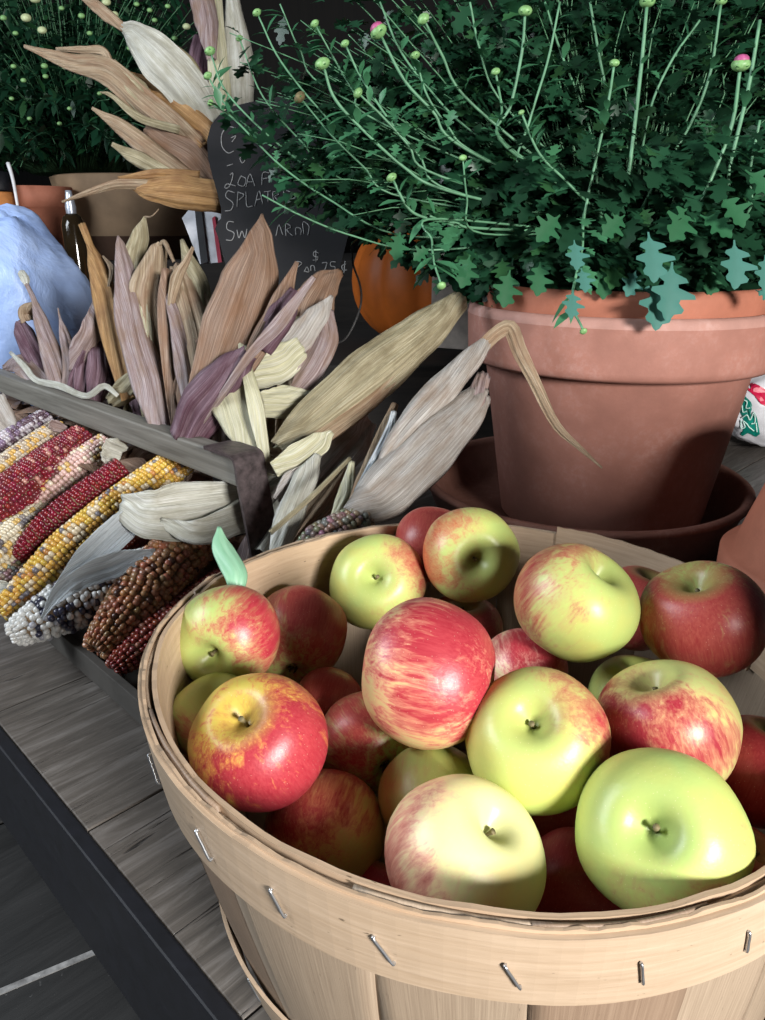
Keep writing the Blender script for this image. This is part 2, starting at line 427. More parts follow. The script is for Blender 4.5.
# name: px, py, depth, radius, axis(stem; camera frame right,up,toward), end facing ('stem' at +axis), bias, blush dir, green, red, label, extras
AP = [
 ('a1', 229, 637, .487, .0345, (-.45, -.45, .78), .40, (.8, .35, .4), G3, R1, .45, 'small green apple with a bright red cheek and upright leaf, by the left basket wall'),
 ('a2', 298, 635, .564, .0374, (.1, .6, -.4), .62, (.3, .3, .3), G3, R2, .5, 'shaded dull red apple between the leaf-topped apple and the bright green one'),
 ('a3', 378, 582, .603, .0391, (-.1, .12, .98), .18, (.9, .2, .3), G1, R2, .3, 'round yellow green apple at the back left with a dark stem in its centre'),
 ('a4', 432, 545, .660, .0350, (.1, .6, -.4), .72, (0, .1, .8), G3, R2, .4, 'dull red apple at the very back rim, mostly hidden'),
 ('a5', 470, 555, .586, .0380, (.15, -.12, .98), .36, (-.95, .1, .1), G1, RO, .35, 'apple at the back with an orange left cheek and a green right half'),
 ('a6', 575, 603, .487, .0394, (.55, .62, .45), .30, (-.8, .5, .2), G1, R2, .4, 'large green apple with a faint rosy left shoulder, upper right of the heap'),
 ('a7', 703, 620, .487, .0395, (-.15, .75, .6), .62, (.1, -.2, .8), G3, R2, .55, 'shaded brownish red apple against the right back wall'),
 ('a8', 429, 672, .424, .0415, (-.95, .2, -.1), .55, (.35, .3, .45), (.56, .45, .20), R1, .62, 'big pinkish red streaked apple in the middle of the heap'),
 ('a9', 260, 742, .409, .0376, (-.33, .45, .80), .70, (.5, -.6, .3), GY, R1, .6, 'glossy red and golden apple at the front left with a short pale stem'),
 ('a10', 217, 722, .452, .0292, (-.3, .5, -.6), .20, (-.5, -.8, .2), G3, R2, .4, 'green apple with a rosy underside tucked behind the red and golden one'),
 ('a11', 328, 705, .513, .0255, (.2, .6, -.4), .70, (.1, .5, .4), G3, R2, .4, 'small shaded red apple peeping out between larger apples left of centre'),
 ('a12', 368, 742, .472, .0324, (-.3, .4, -.5), .42, (-.2, .6, .6), G3, R2, .6, 'shaded red and green mottled apple below the big pink one'),
 ('a13', 325, 832, .425, .0344, (.2, .5, -.5), .50, (-.4, .7, .1), (.55, .52, .16), R2, .5, 'red topped apple with a yellow green belly at the front left rim'),
 ('a14', 432, 800, .424, .0315, (.1, .5, -.4), -.12, (-.3, .3, .3), G3, R2, .3, 'plain dull green apple half hidden behind the pale cream green one'),
 ('a15', 463, 858, .358, .0387, (.5, .5, .7), .20, (-.75, -.1, .2), (.72, .74, .36), R2, .3, 'pale cream green apple at the front rim in the brightest light'),
 ('a16', 537, 740, .401, .0384, (-.08, .32, .94), .20, (.85, .45, .1), (.50, .58, .17), R1, .3, 'large yellow green apple in the centre with a deep dark stem hollow'),
 ('a17', 523, 672, .521, .0310, (-.1, .4, -.6), .55, (.5, .4, .3), (.6, .55, .3), R1, .5, 'small pink flushed apple wedged behind the large yellow green one'),
 ('a18', 634, 700, .500, .0311, (.1, .8, .4), .12, (.1, -.5, .3), G3, R2, .3, 'plain green apple showing only its top behind the streaky right hand apple'),
 ('a19', 667, 727, .424, .0395, (-.28, .78, .55), .48, (-.3, -.5, .7), (.60, .62, .22), R1, .45, 'rosy apple with green shoulders and a shallow stem hollow, right of centre'),
 ('a20', 661, 834, .355, .0393, (-.12, .04, .99), .10, (.3, -.7, .1), (.43, .56, .17), R2, .25, 'very large green apple at the front right rim facing its stem hollow to the camera'),
 ('a21', 578, 893, .410, .0325, (.2, .5, -.5), .85, (0, .3, .6), G3, R3, .4, 'dark red apple in shadow between the two front rim apples'),
 ('a22', 757, 770, .450, .0341, (.3, .8, .3), 1.1, (-.3, .3, .6), G3, R3, .3, 'deep red apple in shadow at the right edge of the picture'),
 ('a23', 640, 608, .600, .0357, (.3, .8, .3), .8, (0, .3, .6), G3, R2, .3, 'dark red apple in shadow behind the upper right green apple'),
 ('a24', 462, 632, .620, .0336, (.1, .8, .5), .6, (0, .3, .6), G3, R2, .3, 'shadowed apple sliver behind the big pink one at the back'),
 ('a25', 545, 822, .468, .0340, (.1, .5, -.5), .70, (0, .3, .6), G3, R2, .3, 'brownish apple deep in shadow under the central yellow green one'),
 ('a26', 385, 893, .422, .0280, (.1, .8, .5), .9, (0, .3, .6), G3, R1, .3, 'small red apple glimpsed beneath the pale front apple at the rim'),
 ('a27', 737, 872, .408, .0255, (.5, .5, .5), .7, (0, .3, .6), (.6, .45, .2), R2, .3, 'small brownish pink apple glimpsed right of the largest green one'),
]
PROF_N = 40
def apple_profile():
    out = []
    for i in range(PROF_N+1):
        t = math.pi*i/PROF_N      # 0 at stem pole
        r = math.sin(t); z = math.cos(t)*.93
        # shoulders
        r = r**.86*(1.0+.045*math.cos(t))
        z -= .46*math.exp(-(r/.235)**1.45)*(1 if t < math.pi/2 else 0)
        z += .20*math.exp(-(r/.22)**2)*(1 if t > math.pi/2 else 0)
        out.append((max(r, .0), z))
    out[0] = (0.0, out[0][1]); out[-1] = (0, out[-1][1])
    return out
APR = apple_profile()
for idx, (nm, px, py, d, rr, ax, bias, bd, gr, rd, stk, label) in enumerate(AP):
    c = P(px, py, d)
    vb = (EYE-c).normalized(); vr = CU.cross(vb).normalized(); vu = vb.cross(vr)
    def cv(a, b, c_): return (vr*a+vu*b+vb*c_).normalized()
    zax = cv(*ax); tmp = Vector((.31, .2, .9)) if abs(zax.z) < .9 else Vector((1, 0, 0))
    xax = tmp.cross(zax).normalized(); yax = zax.cross(xax)
    rot = Matrix((xax, yax, zax)).transposed()
    B = rot.transposed() @ cv(*bd)
    root = bpy.data.objects.new('apple', None); COL.objects.link(root); root.location = c; root.empty_display_size = .01
    root.rotation_euler = rot.to_euler(); LOC[root] = Vector((0, 0, 0)); setp(root, label, 'apple', 'apples heaped in the basket')
    V = []; Fc = []; n = 56; s3 = idx*3.1
    lob = R.uniform(.004, .015); ph5 = R.uniform(0, 6); asym = R.uniform(-.05, .05); el = R.uniform(.0, .03)
    V.append((0, 0, APR[0][1]*rr))
    for i in range(1, PROF_N):
        r, z = APR[i]
        for k in range(n):
            a = 2*math.pi*k/n
            f = 1+lob*math.cos(5*a+ph5)*(.4+.6*(z < -.2))+el*math.cos(2*a+ph5)
            nn = noise.noise(Vector((r*math.cos(a)*1.3+s3, r*math.sin(a)*1.3, z*1.3)))*.045
            zz = z+asym*r*math.cos(a+ph5)
            V.append(((f+nn)*r*math.cos(a)*rr, (f+nn)*r*math.sin(a)*rr, zz*rr*(1+nn)))
    V.append((0, 0, APR[-1][1]*rr))
    for k in range(n): Fc.append((0, 1+k, 1+(k+1) % n))
    for i in range(PROF_N-2):
        for k in range(n): Fc.append((1+i*n+k, 1+(i+1)*n+k, 1+(i+1)*n+(k+1) % n, 1+i*n+(k+1) % n))
    L = len(V)-1
    for k in range(n): Fc.append((L, L-n+(k+1) % n, L-n+k))
    skin = mesh('fruit', V, Fc, apple_mat(nm, bias, tuple(B), gr, rd, stk), root)
    z0 = APR[0][1]*rr; hs = {'a9': .013, 'a20': .010, 'a3': .009, 'a5': .006}.get(nm, .007)
    lx, ly = R.uniform(-.25, .25), R.uniform(-.25, .25)
    Vs, Fs = tube([(0, 0, z0-.001), (lx*hs*.4, ly*hs*.4, z0+hs*.55), (lx*hs, ly*hs, z0+hs)], [.0011, .0009, .0017], 7, 10)
    st_o = mesh('stem', Vs, Fs, M_stalk, root)
    # calyx: small dry sepals at the blossom end
    zb = APR[-1][1]*rr; pts = []
    for q in range(5):
        a = q*1.257; pts.append(tube([(0, 0, zb), (.0035*math.cos(a), .0035*math.sin(a), zb-.002), (.0022*math.cos(a+.3), .0022*math.sin(a+.3), zb-.0045)], [.0012, .0010, .0003], 4, 6))
    mesh('calyx', *merge(pts), M_calyx, root)
    if nm == 'a1': A1 = (root, rot, c)

# ---- leaf helper (blades, husks)
def blade(name, parent, pts, wid, mat, cup=.25, roll=0., wr=.08, n=26, m=13, origin=None, th=.0006, seed=None, tipsplit=0, uvs=1.0):
    """pts = [(px, py, depth)]; wid in photo pixels at that depth"""
    seed = seed if seed is not None else R.uniform(0, 99)
    W3 = [P(*p) for p in pts]; C = crom(W3, n); W = lerpl(wid, n); Dp = [dep(c) for c in C]
    V = []; UV = []; Fc = []; ln = 0
    for i, c in enumerate(C):
        Tn = (C[min(i+1, n-1)]-C[max(i-1, 0)]).normalized(); view = (c-EYE).normalized()
        Sd = Tn.cross(view).normalized(); rl = roll if not isinstance(roll, (list, tuple)) else lerpl(list(roll), n)[i]
        rl += .18*noise.noise(Vector((seed, i/n*3, 1)))
        Sd = Matrix.Rotation(rl, 3, Tn) @ Sd; Nn = Sd.cross(Tn); 
        if Nn.dot(view) > 0: Nn = -Nn
        w = max(W[i]*Dp[i]/F, .0006)/max(.35, abs(math.cos(rl)))
        if i: ln += (C[i]-C[i-1]).length
        for k in range(m):
            u = k/(m-1)*2-1
            e = 1+.10*noise.noise(Vector((seed+u, i/n*7, 5)))*(abs(u) > .8)
            h = cup*w*(1-u*u)+w*wr*noise.noise(Vector((u*3.2+seed, i/n*2.5, seed)))+w*wr*.6*math.cos(u*9+seed)+w*wr*.35*math.cos(u*19+seed*2+i*.15)
            V.append(c+Sd*u*w*.5*e+Nn*h); UV.append(((u*.5+.5)*max(.25, min(1, w/.05))*uvs, ln*6))
    for i in range(n-1):
        for k in range(m-1): Fc.append((i*m+k, i*m+k+1, (i+1)*m+k+1, (i+1)*m+k))
    o = mesh(name, V, Fc, HK[mat] if isinstance(mat, str) else mat, parent, origin=origin, uv=UV)
    md = o.modifiers.new('t', 'SOLIDIFY'); md.thickness = th; md.offset = 0
    return o
def green_leaf_mat():
    t = NT('apple_leaf'); uv = t.tc('UV'); n = t.noise(t.mp(uv, (9, 3, 1)), 1, 4)
    c = t.ramp(n, [(.3, (.16, .36, .22)), (.7, (.30, .52, .36))]); return t.fin(c, .45)
M_aleaf = green_leaf_mat()
# leaf on the left apple: a part of that apple (it grows from the stalk)
root, rot, c1 = A1
lf = blade('leaf', None, [(236, 604, .500), (236, 575, .505), (222, 548, .52), (219, 527, .53)], [5, 24, 20, 4], M_aleaf, cup=.18, roll=.25, origin=c1, wr=.03)
lf.parent = root; lf.matrix_parent_inverse = Matrix.Identity(4)
lf.rotation_euler = rot.transposed().to_euler(); lf.location = (0, 0, 0); lf['label'] = 'pale green leaf standing up above the rim'
#@@PART2
# ================================================================== TOTE
HZ = .22
HR = Z(245, 470, HZ)                      # right end of the handle bar
def U(p): return p
tote = thing('wooden_tote', HR+E_OUT*.55-Vector((0, 0, HZ-.002)), 'long grey wooden tote with bar handle and rusty iron strap, filled with Indian corn', 'tote')
Z3 = Vector((0, 0, 1))
TW = .185; TL = 1.25
def tt(s, w, z): return Vector((HR.x, HR.y, 0))+E_OUT*s+E_IN*w+Vector((0, 0, z))
mesh('handle', *box(tt(.50, 0, HZ), E_OUT, E_IN, Z3, .50, .0135, .0185, .003), M_bar, tote, smooth=False)
def strap(s0, sgn):
    C = [tt(s0+sgn*.055, 0, HZ+.0215), tt(s0+sgn*.02, 0, HZ+.0215), tt(s0-sgn*.004, 0, HZ+.0205), tt(s0-sgn*.011, 0, HZ+.010), tt(s0-sgn*.014, 0, HZ-.012), tt(s0-sgn*.030, 0, .13), tt(s0-sgn*.045, 0, .02)]
    V = []; Fc = []; n = 26; CC = crom(C, n); hw = .0215; th = .0022
    for i, c in enumerate(CC):
        Tn = (CC[min(i+1, n-1)]-CC[max(0, i-1)]).normalized(); Nn = Tn.cross(E_IN).normalized()
        for a, b in ((-1, -1), (1, -1), (1, 1), (-1, 1)): V.append(c+E_IN*hw*a+Nn*th*b)
    for i in range(n-1):
        for k in range(4): Fc.append((i*4+k, i*4+(k+1) % 4, (i+1)*4+(k+1) % 4, (i+1)*4+k))
    Fc += [(0, 1, 2, 3), tuple((n-1)*4+k for k in (3, 2, 1, 0))]
    mesh('iron_strap', V, Fc, M_iron, tote, smooth=False)
strap(.0, 1); strap(1.0, -1)
M_tote = wood_mat('dark_tote_board', (.03, .027, .023), (.085, .076, .066), .7, (12, 12, 12), bump=.5)
fw = Z(139, 698, .032); wf = (fw-tt(0, 0, 0)).dot(E_IN)
mesh('side_board', *box(tt(.43, wf, .019), E_OUT, E_IN, Z3, .60, .005, .015, .001), M_tote, tote, smooth=False)
mesh('side_board', *box(tt(.43, -wf, .019), E_OUT, E_IN, Z3, .60, .005, .015, .001), M_tote, tote, smooth=False)
for s in (-.165, 1.025): mesh('end_board', *box(tt(s, 0, .03), E_OUT, E_IN, Z3, .006, abs(wf), .028, .001), M_tote, tote, smooth=False)
mesh('bottom_board', *box(tt(.43, 0, .005), E_OUT, E_IN, Z3, .595, abs(wf), .0035, .001), M_tote, tote, smooth=False)

# ================================================================== CORN
bmi = bmesh.new(); bmesh.ops.create_icosphere(bmi, subdivisions=2, radius=1); bmi.verts.index_update()
KV = np.array([tuple(v.co) for v in bmi.verts]); KF = [tuple(v.index for v in f.verts) for f in bmi.faces]; bmi.free()
KV = np.sign(KV)*np.abs(KV)**.82
PAL = dict(
 red=lambda r, i, k: (.13+.07*r(), .006+.008*r(), .014+.01*r()),
 deepred=lambda r, i, k: (.13+.12*r(), .01+.02*r(), .02+.02*r()) if r() < .93 else (.45, .22, .18),
 yellow=lambda r, i, k: (lambda q: (.60, .32+.1*r(), .07) if q < .55 else (.62, .52, .36) if q < .78 else (.16, .15, .17) if q < .9 else (.45, .20, .06))(noise.noise(Vector((i*.35, k*.5, 4)))*.9+.42+(r()-.5)*.5),
 blackwhite=lambda r, i, k: (lambda q: (.60, .60, .58) if q < .50 else (.36, .36, .40) if q < .62 else (.035, .035, .06))(noise.noise(Vector((i*.42, k*.42, 9)))*1.0+.42+(r()-.5)*.75 if i > 3 else .1),
 brown=lambda r, i, k: (.30+.12*r(), .135+.06*r(), .07+.03*r()) if r() < .96 else (.07, .03, .02),
 rustred=lambda r, i, k: (.17+.08*r(), .03+.02*r(), .02+.02*r()) if r() < .9 else (.30, .12, .08),
 pinkwhite=lambda r, i, k: (lambda q: (.62, .42, .38) if q < .5 else (.66, .58, .46) if q < .74 else (.60, .40, .14) if q < .87 else (.16, .06, .06))(noise.noise(Vector((i*.3, k*.5, 14)))*.9+.42+(r()-.5)*.5),
 whiteyellow=lambda r, i, k: (lambda q: (.62, .56, .42) if q < .5 else (.62, .42, .14) if q < .7 else (.30, .27, .25) if q < .87 else (.13, .12, .13))(noise.noise(Vector((i*.3, k*.5, 24)))*.9+.42+(r()-.5)*.5),
 grey=lambda r, i, k: (.16+.14*r(), .13+.10*r(), .12+.08*r()),
 violet=lambda r, i, k: (lambda q: (.48, .44, .48) if q < .5 else (.20, .14, .22) if q < .75 else (.10, .06, .08))(r()),
 beige=lambda r, i, k: (lambda q: (.50, .42, .32) if q < .55 else (.58, .36, .10) if q < .72 else (.22, .16, .13))(noise.noise(Vector((i*.35, k*.5, 34)))*.9+.42+(r()-.5)*.6),
)
M_core = plain('cob_core', (.25, .17, .10), .9, .3, 200, bump=.6)
def cob(parent, a, b, rad, pal, rows=14, bend=(0, 0, 0), pitch=.0062, name='cob', tipr=.45, butr=.8):
    a, b = Vector(a), Vector(b); m = (a+b)/2+Vector(bend); L = (b-a).length; N_ = max(6, int(L/pitch)); C = crom([a, m, b], N_+1)
    rows = max(rows, int(2*math.pi*rad/(.0088 if pal not in ('brown', 'blackwhite') else .0098))); pitch = .0080 if pal in ('brown', 'blackwhite') else .0068; jt = 1.0 if pal in ('brown', 'blackwhite') else .35
    V = []; cols = []; Fc = []; rr = R.random; tw = R.uniform(-.25, .25); base = 0
    rs = []
    for i in range(N_+1):
        t = i/N_; f = (tipr+(1-tipr)*min(1, t/.30)**.75) if t < .30 else 1-(1-butr)*((t-.30)/.70)**1.8
        rs.append(rad*f)
    up = Vector((.1, .2, 1))
    VV = []
    for i in range(N_+1):
        Tn = (C[min(i+1, N_)]-C[max(i-1, 0)]).normalized(); A = Tn.cross(up).normalized(); B = Tn.cross(A)
        r = rs[i]; kw = math.pi*r/rows*1.0
        for k in range(rows):
            an = 2*math.pi*(k+ (i % 2)*0.08)/rows+tw*i/N_+.05*noise.noise(Vector((i*.2, k, rad*99)))+jt*.10*(rr()-.5)+.25*jt*noise.noise(Vector((i*.25, 7, rad*99)))
            rad_v = A*math.cos(an)+B*math.sin(an); tan_v = Tn.cross(rad_v)
            # real ears show only the outward kernels to anyone above the table; the underside is kept too
            j = 1+.16*(rr()-.5)
            ctr = C[i]+rad_v*(r-.0022)*(1+.03*(rr()-.5))+Tn*pitch*(.12+.5*jt)*(rr()-.5)
            M = np.array([list(tan_v*kw*j), list(Tn*pitch*.50*j), list(rad_v*.0046*j)])
            VV.append(KV@M+np.array(ctr)); c = PAL[pal](rr, i, k); f = .9+.2*rr()
            cols.append(np.tile(np.array([c[0]*f, c[1]*f, c[2]*f, 1.]), (len(KV), 1)))
            Fc += [(q[0]+base, q[1]+base, q[2]+base) for q in KF]; base += len(KV)
    o = mesh(name, np.concatenate(VV), Fc, M_cob, parent, cols=np.concatenate(cols))
    cv_, cf_ = tube(C, [max(.003, r-.0035) for r in rs], 12, N_+1)
    mesh('core', cv_, cf_, M_core, o)
    return o
def ear(label, loc, group='ears of Indian corn'): return thing('indian_corn', loc, label, 'corn', group)
def pack(px1, py1, z1, px2, py2, z2): return Z(px1, py1, z1), Z(px2, py2, z2)
CB_ = [  # tip px,py,z ; butt px,py,z ; width px ; palette ; rows ; bend ; label
 ('yellow', (2, 612, .060), (183, 458, .185), 43, 'yellow', 14, (0, 0, .008), 'long yellow Indian corn cob with white and grey kernels lying across the tote'),
 ('bw', (14, 634, .055), (168, 560, .105), 54, 'blackwhite', 14, (0, 0, .004), 'thick white and blue black Indian corn cob, its pale tip poking over the tote edge'),
 ('brown', (97, 648, .050), (238, 500, .150), 60, 'brown', 16, (0, 0, .010), 'thick golden brown Indian corn cob beside the apple basket'),
 ('rust', (114, 668, .036), (232, 575, .085), 40, 'rustred', 14, (0, 0, 0), 'dark rusty red Indian corn cob lowest in the tote against the basket'),
 ('red', (18, 556, .085), (122, 470, .175), 34, 'red', 14, (0, 0, .004), 'smooth deep red Indian corn cob next to the long yellow one'),
 ('pink', (18, 520, .098), (108, 448, .170), 42, 'pinkwhite', 14, (0, 0, .004), 'pink and white Indian corn cob with a white husk stub at its butt'),
 ('wy', (-42, 590, .07), (48, 512, .10), 46, 'whiteyellow', 14, (0, 0, .003), 'white, yellow and grey Indian corn cob cut by the left edge of the picture'),
 ('dred', (-45, 545, .10), (82, 440, .180), 44, 'deepred', 14, (0, 0, .005), 'wide dark red Indian corn cob second from the left back'),
 ('beige', (-45, 520, .12), (58, 432, .185), 36, 'beige', 14, (0, 0, .004), 'beige and ochre Indian corn cob behind the wide dark red one'),
 ('violet', (-45, 485, .14), (44, 420, .19), 28, 'violet', 12, (0, 0, .004), 'violet grey Indian corn cob at the back left under the handle'),
 ('grey', (-25, 612, .045), (40, 556, .068), 36, 'grey', 12, (0, 0, 0), 'dull grey brown Indian corn cob below the red one at the left edge'),
 ('dark', (60, 590, .060), (200, 492, .115), 36, 'rustred', 12, (0, 0, 0), 'blackish red Indian corn cob mostly covered by white husk leaves'),
]
EAR = {}
for nm, a, b, w, pal, rows, bend, lab in CB_:
    A_, B_ = Z(*a), Z(*b); rad = w/2*dep((A_+B_)/2)/F*.93
    e = ear(lab, (A_.x, A_.y, max(A_.z-rad, .01))); EAR[nm] = e
    cob(e, A_, B_, rad, pal, rows, bend)
# depth of the handle plane at a picture column
def hd(x):
    k = (382.5-x)/F; s = (.1545+0-0 if False else (dep(HR)*k-(-HR.x)))/(.707-.66*k)
    return dep(HR)+.66*s
def H(x, y, o=.0): return (x, y, hd(x)+o)
# husks that belong to the cobs in the tote
e = EAR['brown']
blade('husk', e, [(118, 506, .880), (150, 514, .865), (185, 512, .885), (250, 500, .94)], [26, 50, 62, 44], 'white', cup=-.12, wr=.06, m=13)
blade('husk', e, [(160, 522, .875), (200, 532, .87), (252, 512, .94)], [10, 26, 34], 'white', cup=-.1)
e = EAR['bw']
blade('husk', e, [(42, 618, .82), (60, 590, .83), (92, 556, .86), (122, 528, .875), (142, 514, .90)], [3, 14, 30, 30, 14], 'bluewhite', cup=-.12, wr=.03)
blade('husk', e, [(46, 610, .835), (74, 583, .84), (110, 566, .86), (156, 552, .88)], [4, 20, 28, 8], 'bluewhite', cup=-.12, wr=.03)
e = EAR['pink']
blade('husk', e, [(104, 450, 1.04), (112, 452, 1.05), (124, 458, 1.07)], [22, 28, 24], 'white', cup=-.2)
e = EAR['beige']
blade('husk', e, [(50, 424, 1.16), (56, 426, 1.17), (66, 430, 1.18)], [8, 12, 8], 'mauve', cup=-.2)
e = EAR['violet']
blade('husk', e, [(-12, 398, 1.22), (0, 420, 1.2), (12, 440, 1.19)], [30, 30, 10], 'grey', cup=-.1)
e = EAR['wy']
blade('husk', e, [(-16, 590, .93), (0, 588, .925), (14, 592, .92)], [16, 16, 8], 'white', cup=-.1)
# ---- the row of husked ears standing behind the handle
def bundle(label, base, blades, grp='husked ears standing behind the tote handle'):
    b = P(*base); e = ear(label, (b.x, b.y, max(b.z-.02, .005)), grp)
    if grp.startswith('husked ears'):
        for k in range(5):
            x0 = base[0]+R.uniform(-16, 22); x1 = x0+R.uniform(-22, 26); hgt = R.uniform(60, 130)*(.6 if base[0] < 100 else 1); dd = R.uniform(.05, .13); y0 = base[1]+6
            tx = x1+R.uniform(-14, 14)
            blade('husk', e, [(x0, y0, base[2]+dd-.03), ((x0+x1)/2, y0-hgt*.5, base[2]+dd), (x1, y0-hgt*.85, base[2]+dd+.02), (tx, y0-hgt, base[2]+dd+.03)], [10, R.uniform(14, 26), R.uniform(9, 18), 1.5], R.choice(['tan', 'brown', 'mauve', 'olive', 'brown', 'purple'] if base[0] > 100 else ['purple', 'mauve']), cup=R.choice([.4, -.3]), wr=.14, roll=R.uniform(-.6, .6))
    for nm_, pts, wid, mat, kw in blades: blade(nm_, e, pts, wid, mat, **kw)
    return e
bundle('purple ear with a pale-tipped curled stalk leaf, leaning against the blue bag', H(60, 405, .05), [
 ('husk', [H(56, 410, .06), H(40, 370, .08), H(24, 333, .09), H(20, 322, .09)], [26, 24, 18, 10], 'purple', {}),
 ('husk', [H(30, 322, .10), H(27, 312, .09), H(38, 302, .09)], [16, 16, 5], 'tan', {}),
 ('husk', [H(70, 415, .03), H(55, 365, .05), H(42, 325, .06), H(34, 300, .07), H(26, 283, .08)], [22, 22, 14, 5, 4], 'mauve', dict(cup=.2)),
 ('husk_tip', [H(27, 286, .08), H(25, 279, .08), H(21, 272, .08)], [4, 9, 7], 'white', {}),
 ('husk', [H(62, 408, .02), H(40, 385, .03), H(22, 366, .05), H(4, 368, .06)], [4, 24, 24, 6], 'mauve', {}),
 ('husk_ribbon', [H(10, 352, .0), H(24, 366, -.01), H(36, 380, -.01), H(60, 386, -.01), H(86, 396, -.015), H(104, 386, -.01), H(118, 396, 0)], [3, 6, 6, 7, 6, 6, 4], 'white', dict(cup=.1, wr=.02)),
])
bundle('dark violet ear wrapped in a rosy husk collar, just right of the pale-tipped one', H(90, 405, .05), [
 ('husk', [H(80, 402, .05), H(84, 370, .05), H(88, 340, .07)], [14, 18, 16], 'purple', {}),
 ('husk', [H(94, 402, .06), H(97, 370, .06), H(98, 340, .08)], [14, 20, 16], 'purple', {}),
 ('husk', [H(68, 400, .06), H(72, 365, .07), H(66, 340, .09), H(60, 318, .10), H(58, 308, .1)], [14, 18, 12, 2, 1], 'mauve', {}),
 ('husk', [H(76, 372, .04), H(84, 348, .04), H(94, 328, .05), H(96, 300, .08)], [14, 26, 24, 6], 'mauve', dict(roll=.3)),
 ('husk', [H(70, 395, .03), H(74, 378, .03), H(84, 350, .03)], [6, 10, 4], 'purple', {}),
])
bundle('ear with a tall narrow ochre husk leaf twisted at its top', H(132, 420, .05), [
 ('husk', [H(130, 400, .04), H(116, 345, .05), H(106, 300, .06), H(98, 268, .07), H(90, 245, .08), H(82, 224, .08)], [16, 24, 26, 18, 7, 7], 'orange', dict(cup=.2)),
 ('husk', [H(108, 290, .07), H(112, 270, .07), H(103, 256, .08)], [3, 6, 2], 'tan', {}),
 ('husk', [H(150, 420, .07), H(136, 330, .09), H(132, 270, .10), H(140, 238, .11), H(145, 217, .12)], [14, 24, 24, 18, 3], 'olive', {}),
 ('husk', [H(145, 217, .12), H(152, 216, .12), H(159, 209, .13)], [2, 1.4, .8], 'tan', dict(m=4)),
 ('husk', [H(112, 402, .04), H(128, 388, .04), H(150, 372, .05)], [16, 26, 18], 'olive', {}),
])
bundle('ear with a long silvery mauve husk blade in front of the tan ones', H(165, 430, .03), [
 ('husk', [H(163, 434, .01), H(150, 385, .02), H(134, 330, .03), H(126, 280, .04), H(121, 248, .05), H(118, 236, .05)], [20, 34, 34, 22, 10, 2], 'mauve', dict(cup=.28, wr=.08)),
 ('husk', [H(158, 400, .05), H(150, 340, .07), H(148, 290, .08), H(158, 252, .09), H(160, 242, .09)], [18, 36, 36, 18, 4], 'tan', {}),
 ('husk', [H(150, 370, .04), H(144, 330, .05), H(146, 290, .07)], [10, 20, 6], 'cream', {}),
 ('husk', [H(160, 245, .09), H(165, 243, .09), H(174, 262, .08)], [4, 5, 3], 'tan', dict(m=5)),
])
bundle('ear with folded tan and rust husk leaves curling inward at the top', H(190, 430, .04), [
 ('husk', [H(178, 430, .03), H(172, 370, .05), H(167, 310, .06), H(168, 270, .07)], [14, 20, 20, 12], 'brown', dict(roll=.4)),
 ('husk', [H(196, 430, .03), H(186, 370, .04), H(176, 320, .05), H(166, 290, .06)], [14, 22, 14, 5], 'mauve', {}),
 ('husk', [H(205, 410, .06), H(200, 350, .08), H(188, 300, .10), H(180, 266, .11)], [24, 46, 42, 20], 'tan', dict(wr=.1)),
 ('husk', [H(170, 310, .05), H(176, 280, .06), H(186, 262, .07), H(193, 247, .08)], [6, 12, 7, 3], 'tan', {}),
 ('husk', [H(188, 400, .06), H(196, 340, .09), H(196, 290, .12), H(182, 240, .13)], [20, 34, 30, 4], 'olive', {}),
 ('husk', [H(190, 430, .05), H(186, 390, .06), H(200, 340, .07)], [20, 26, 14], 'brown', {}),
])
bundle('ear with the broadest brown husk leaf, pointed like a spearhead before the chalkboard', H(205, 440, .03), [
 ('husk', [H(195, 440, .02), H(214, 385, .03), H(235, 330, .05), H(251, 282, .07), H(260, 240, .08), H(262, 214, .09)], [22, 50, 66, 58, 26, 2], 'brown', dict(cup=.22, wr=.07, m=15, uvs=1.6)),
 ('husk', [H(200, 400, .05), H(212, 350, .07), H(228, 300, .08)], [16, 30, 16], 'mauve', {}),
])
bundle('dark purple ear slanting up behind the cream husk, striped silver', H(190, 435, .02), [
 ('husk', [H(186, 440, .0), H(205, 405, .01), H(228, 375, .02), H(250, 352, .03)], [36, 52, 40, 18], 'purple', dict(cup=.35, wr=.12, m=13)),
 ('husk', [H(178, 432, -.01), H(196, 400, .0), H(215, 372, .01)], [12, 20, 8], 'mauve', {}),
 ('husk', [H(200, 425, .0), H(222, 395, .0), H(250, 355, .01), H(280, 322, .03), H(314, 277, .05)], [5, 7, 9, 14, 5], 'mauve', dict(wr=.05)),
 ('husk', [H(240, 380, .04), H(262, 340, .06), H(282, 300, .08), H(297, 262, .10)], [14, 22, 20, 4], 'brown', {}),
 ('husk', [H(262, 350, .06), H(282, 315, .08), H(296, 290, .09)], [20, 28, 12], 'purple', {}),
])
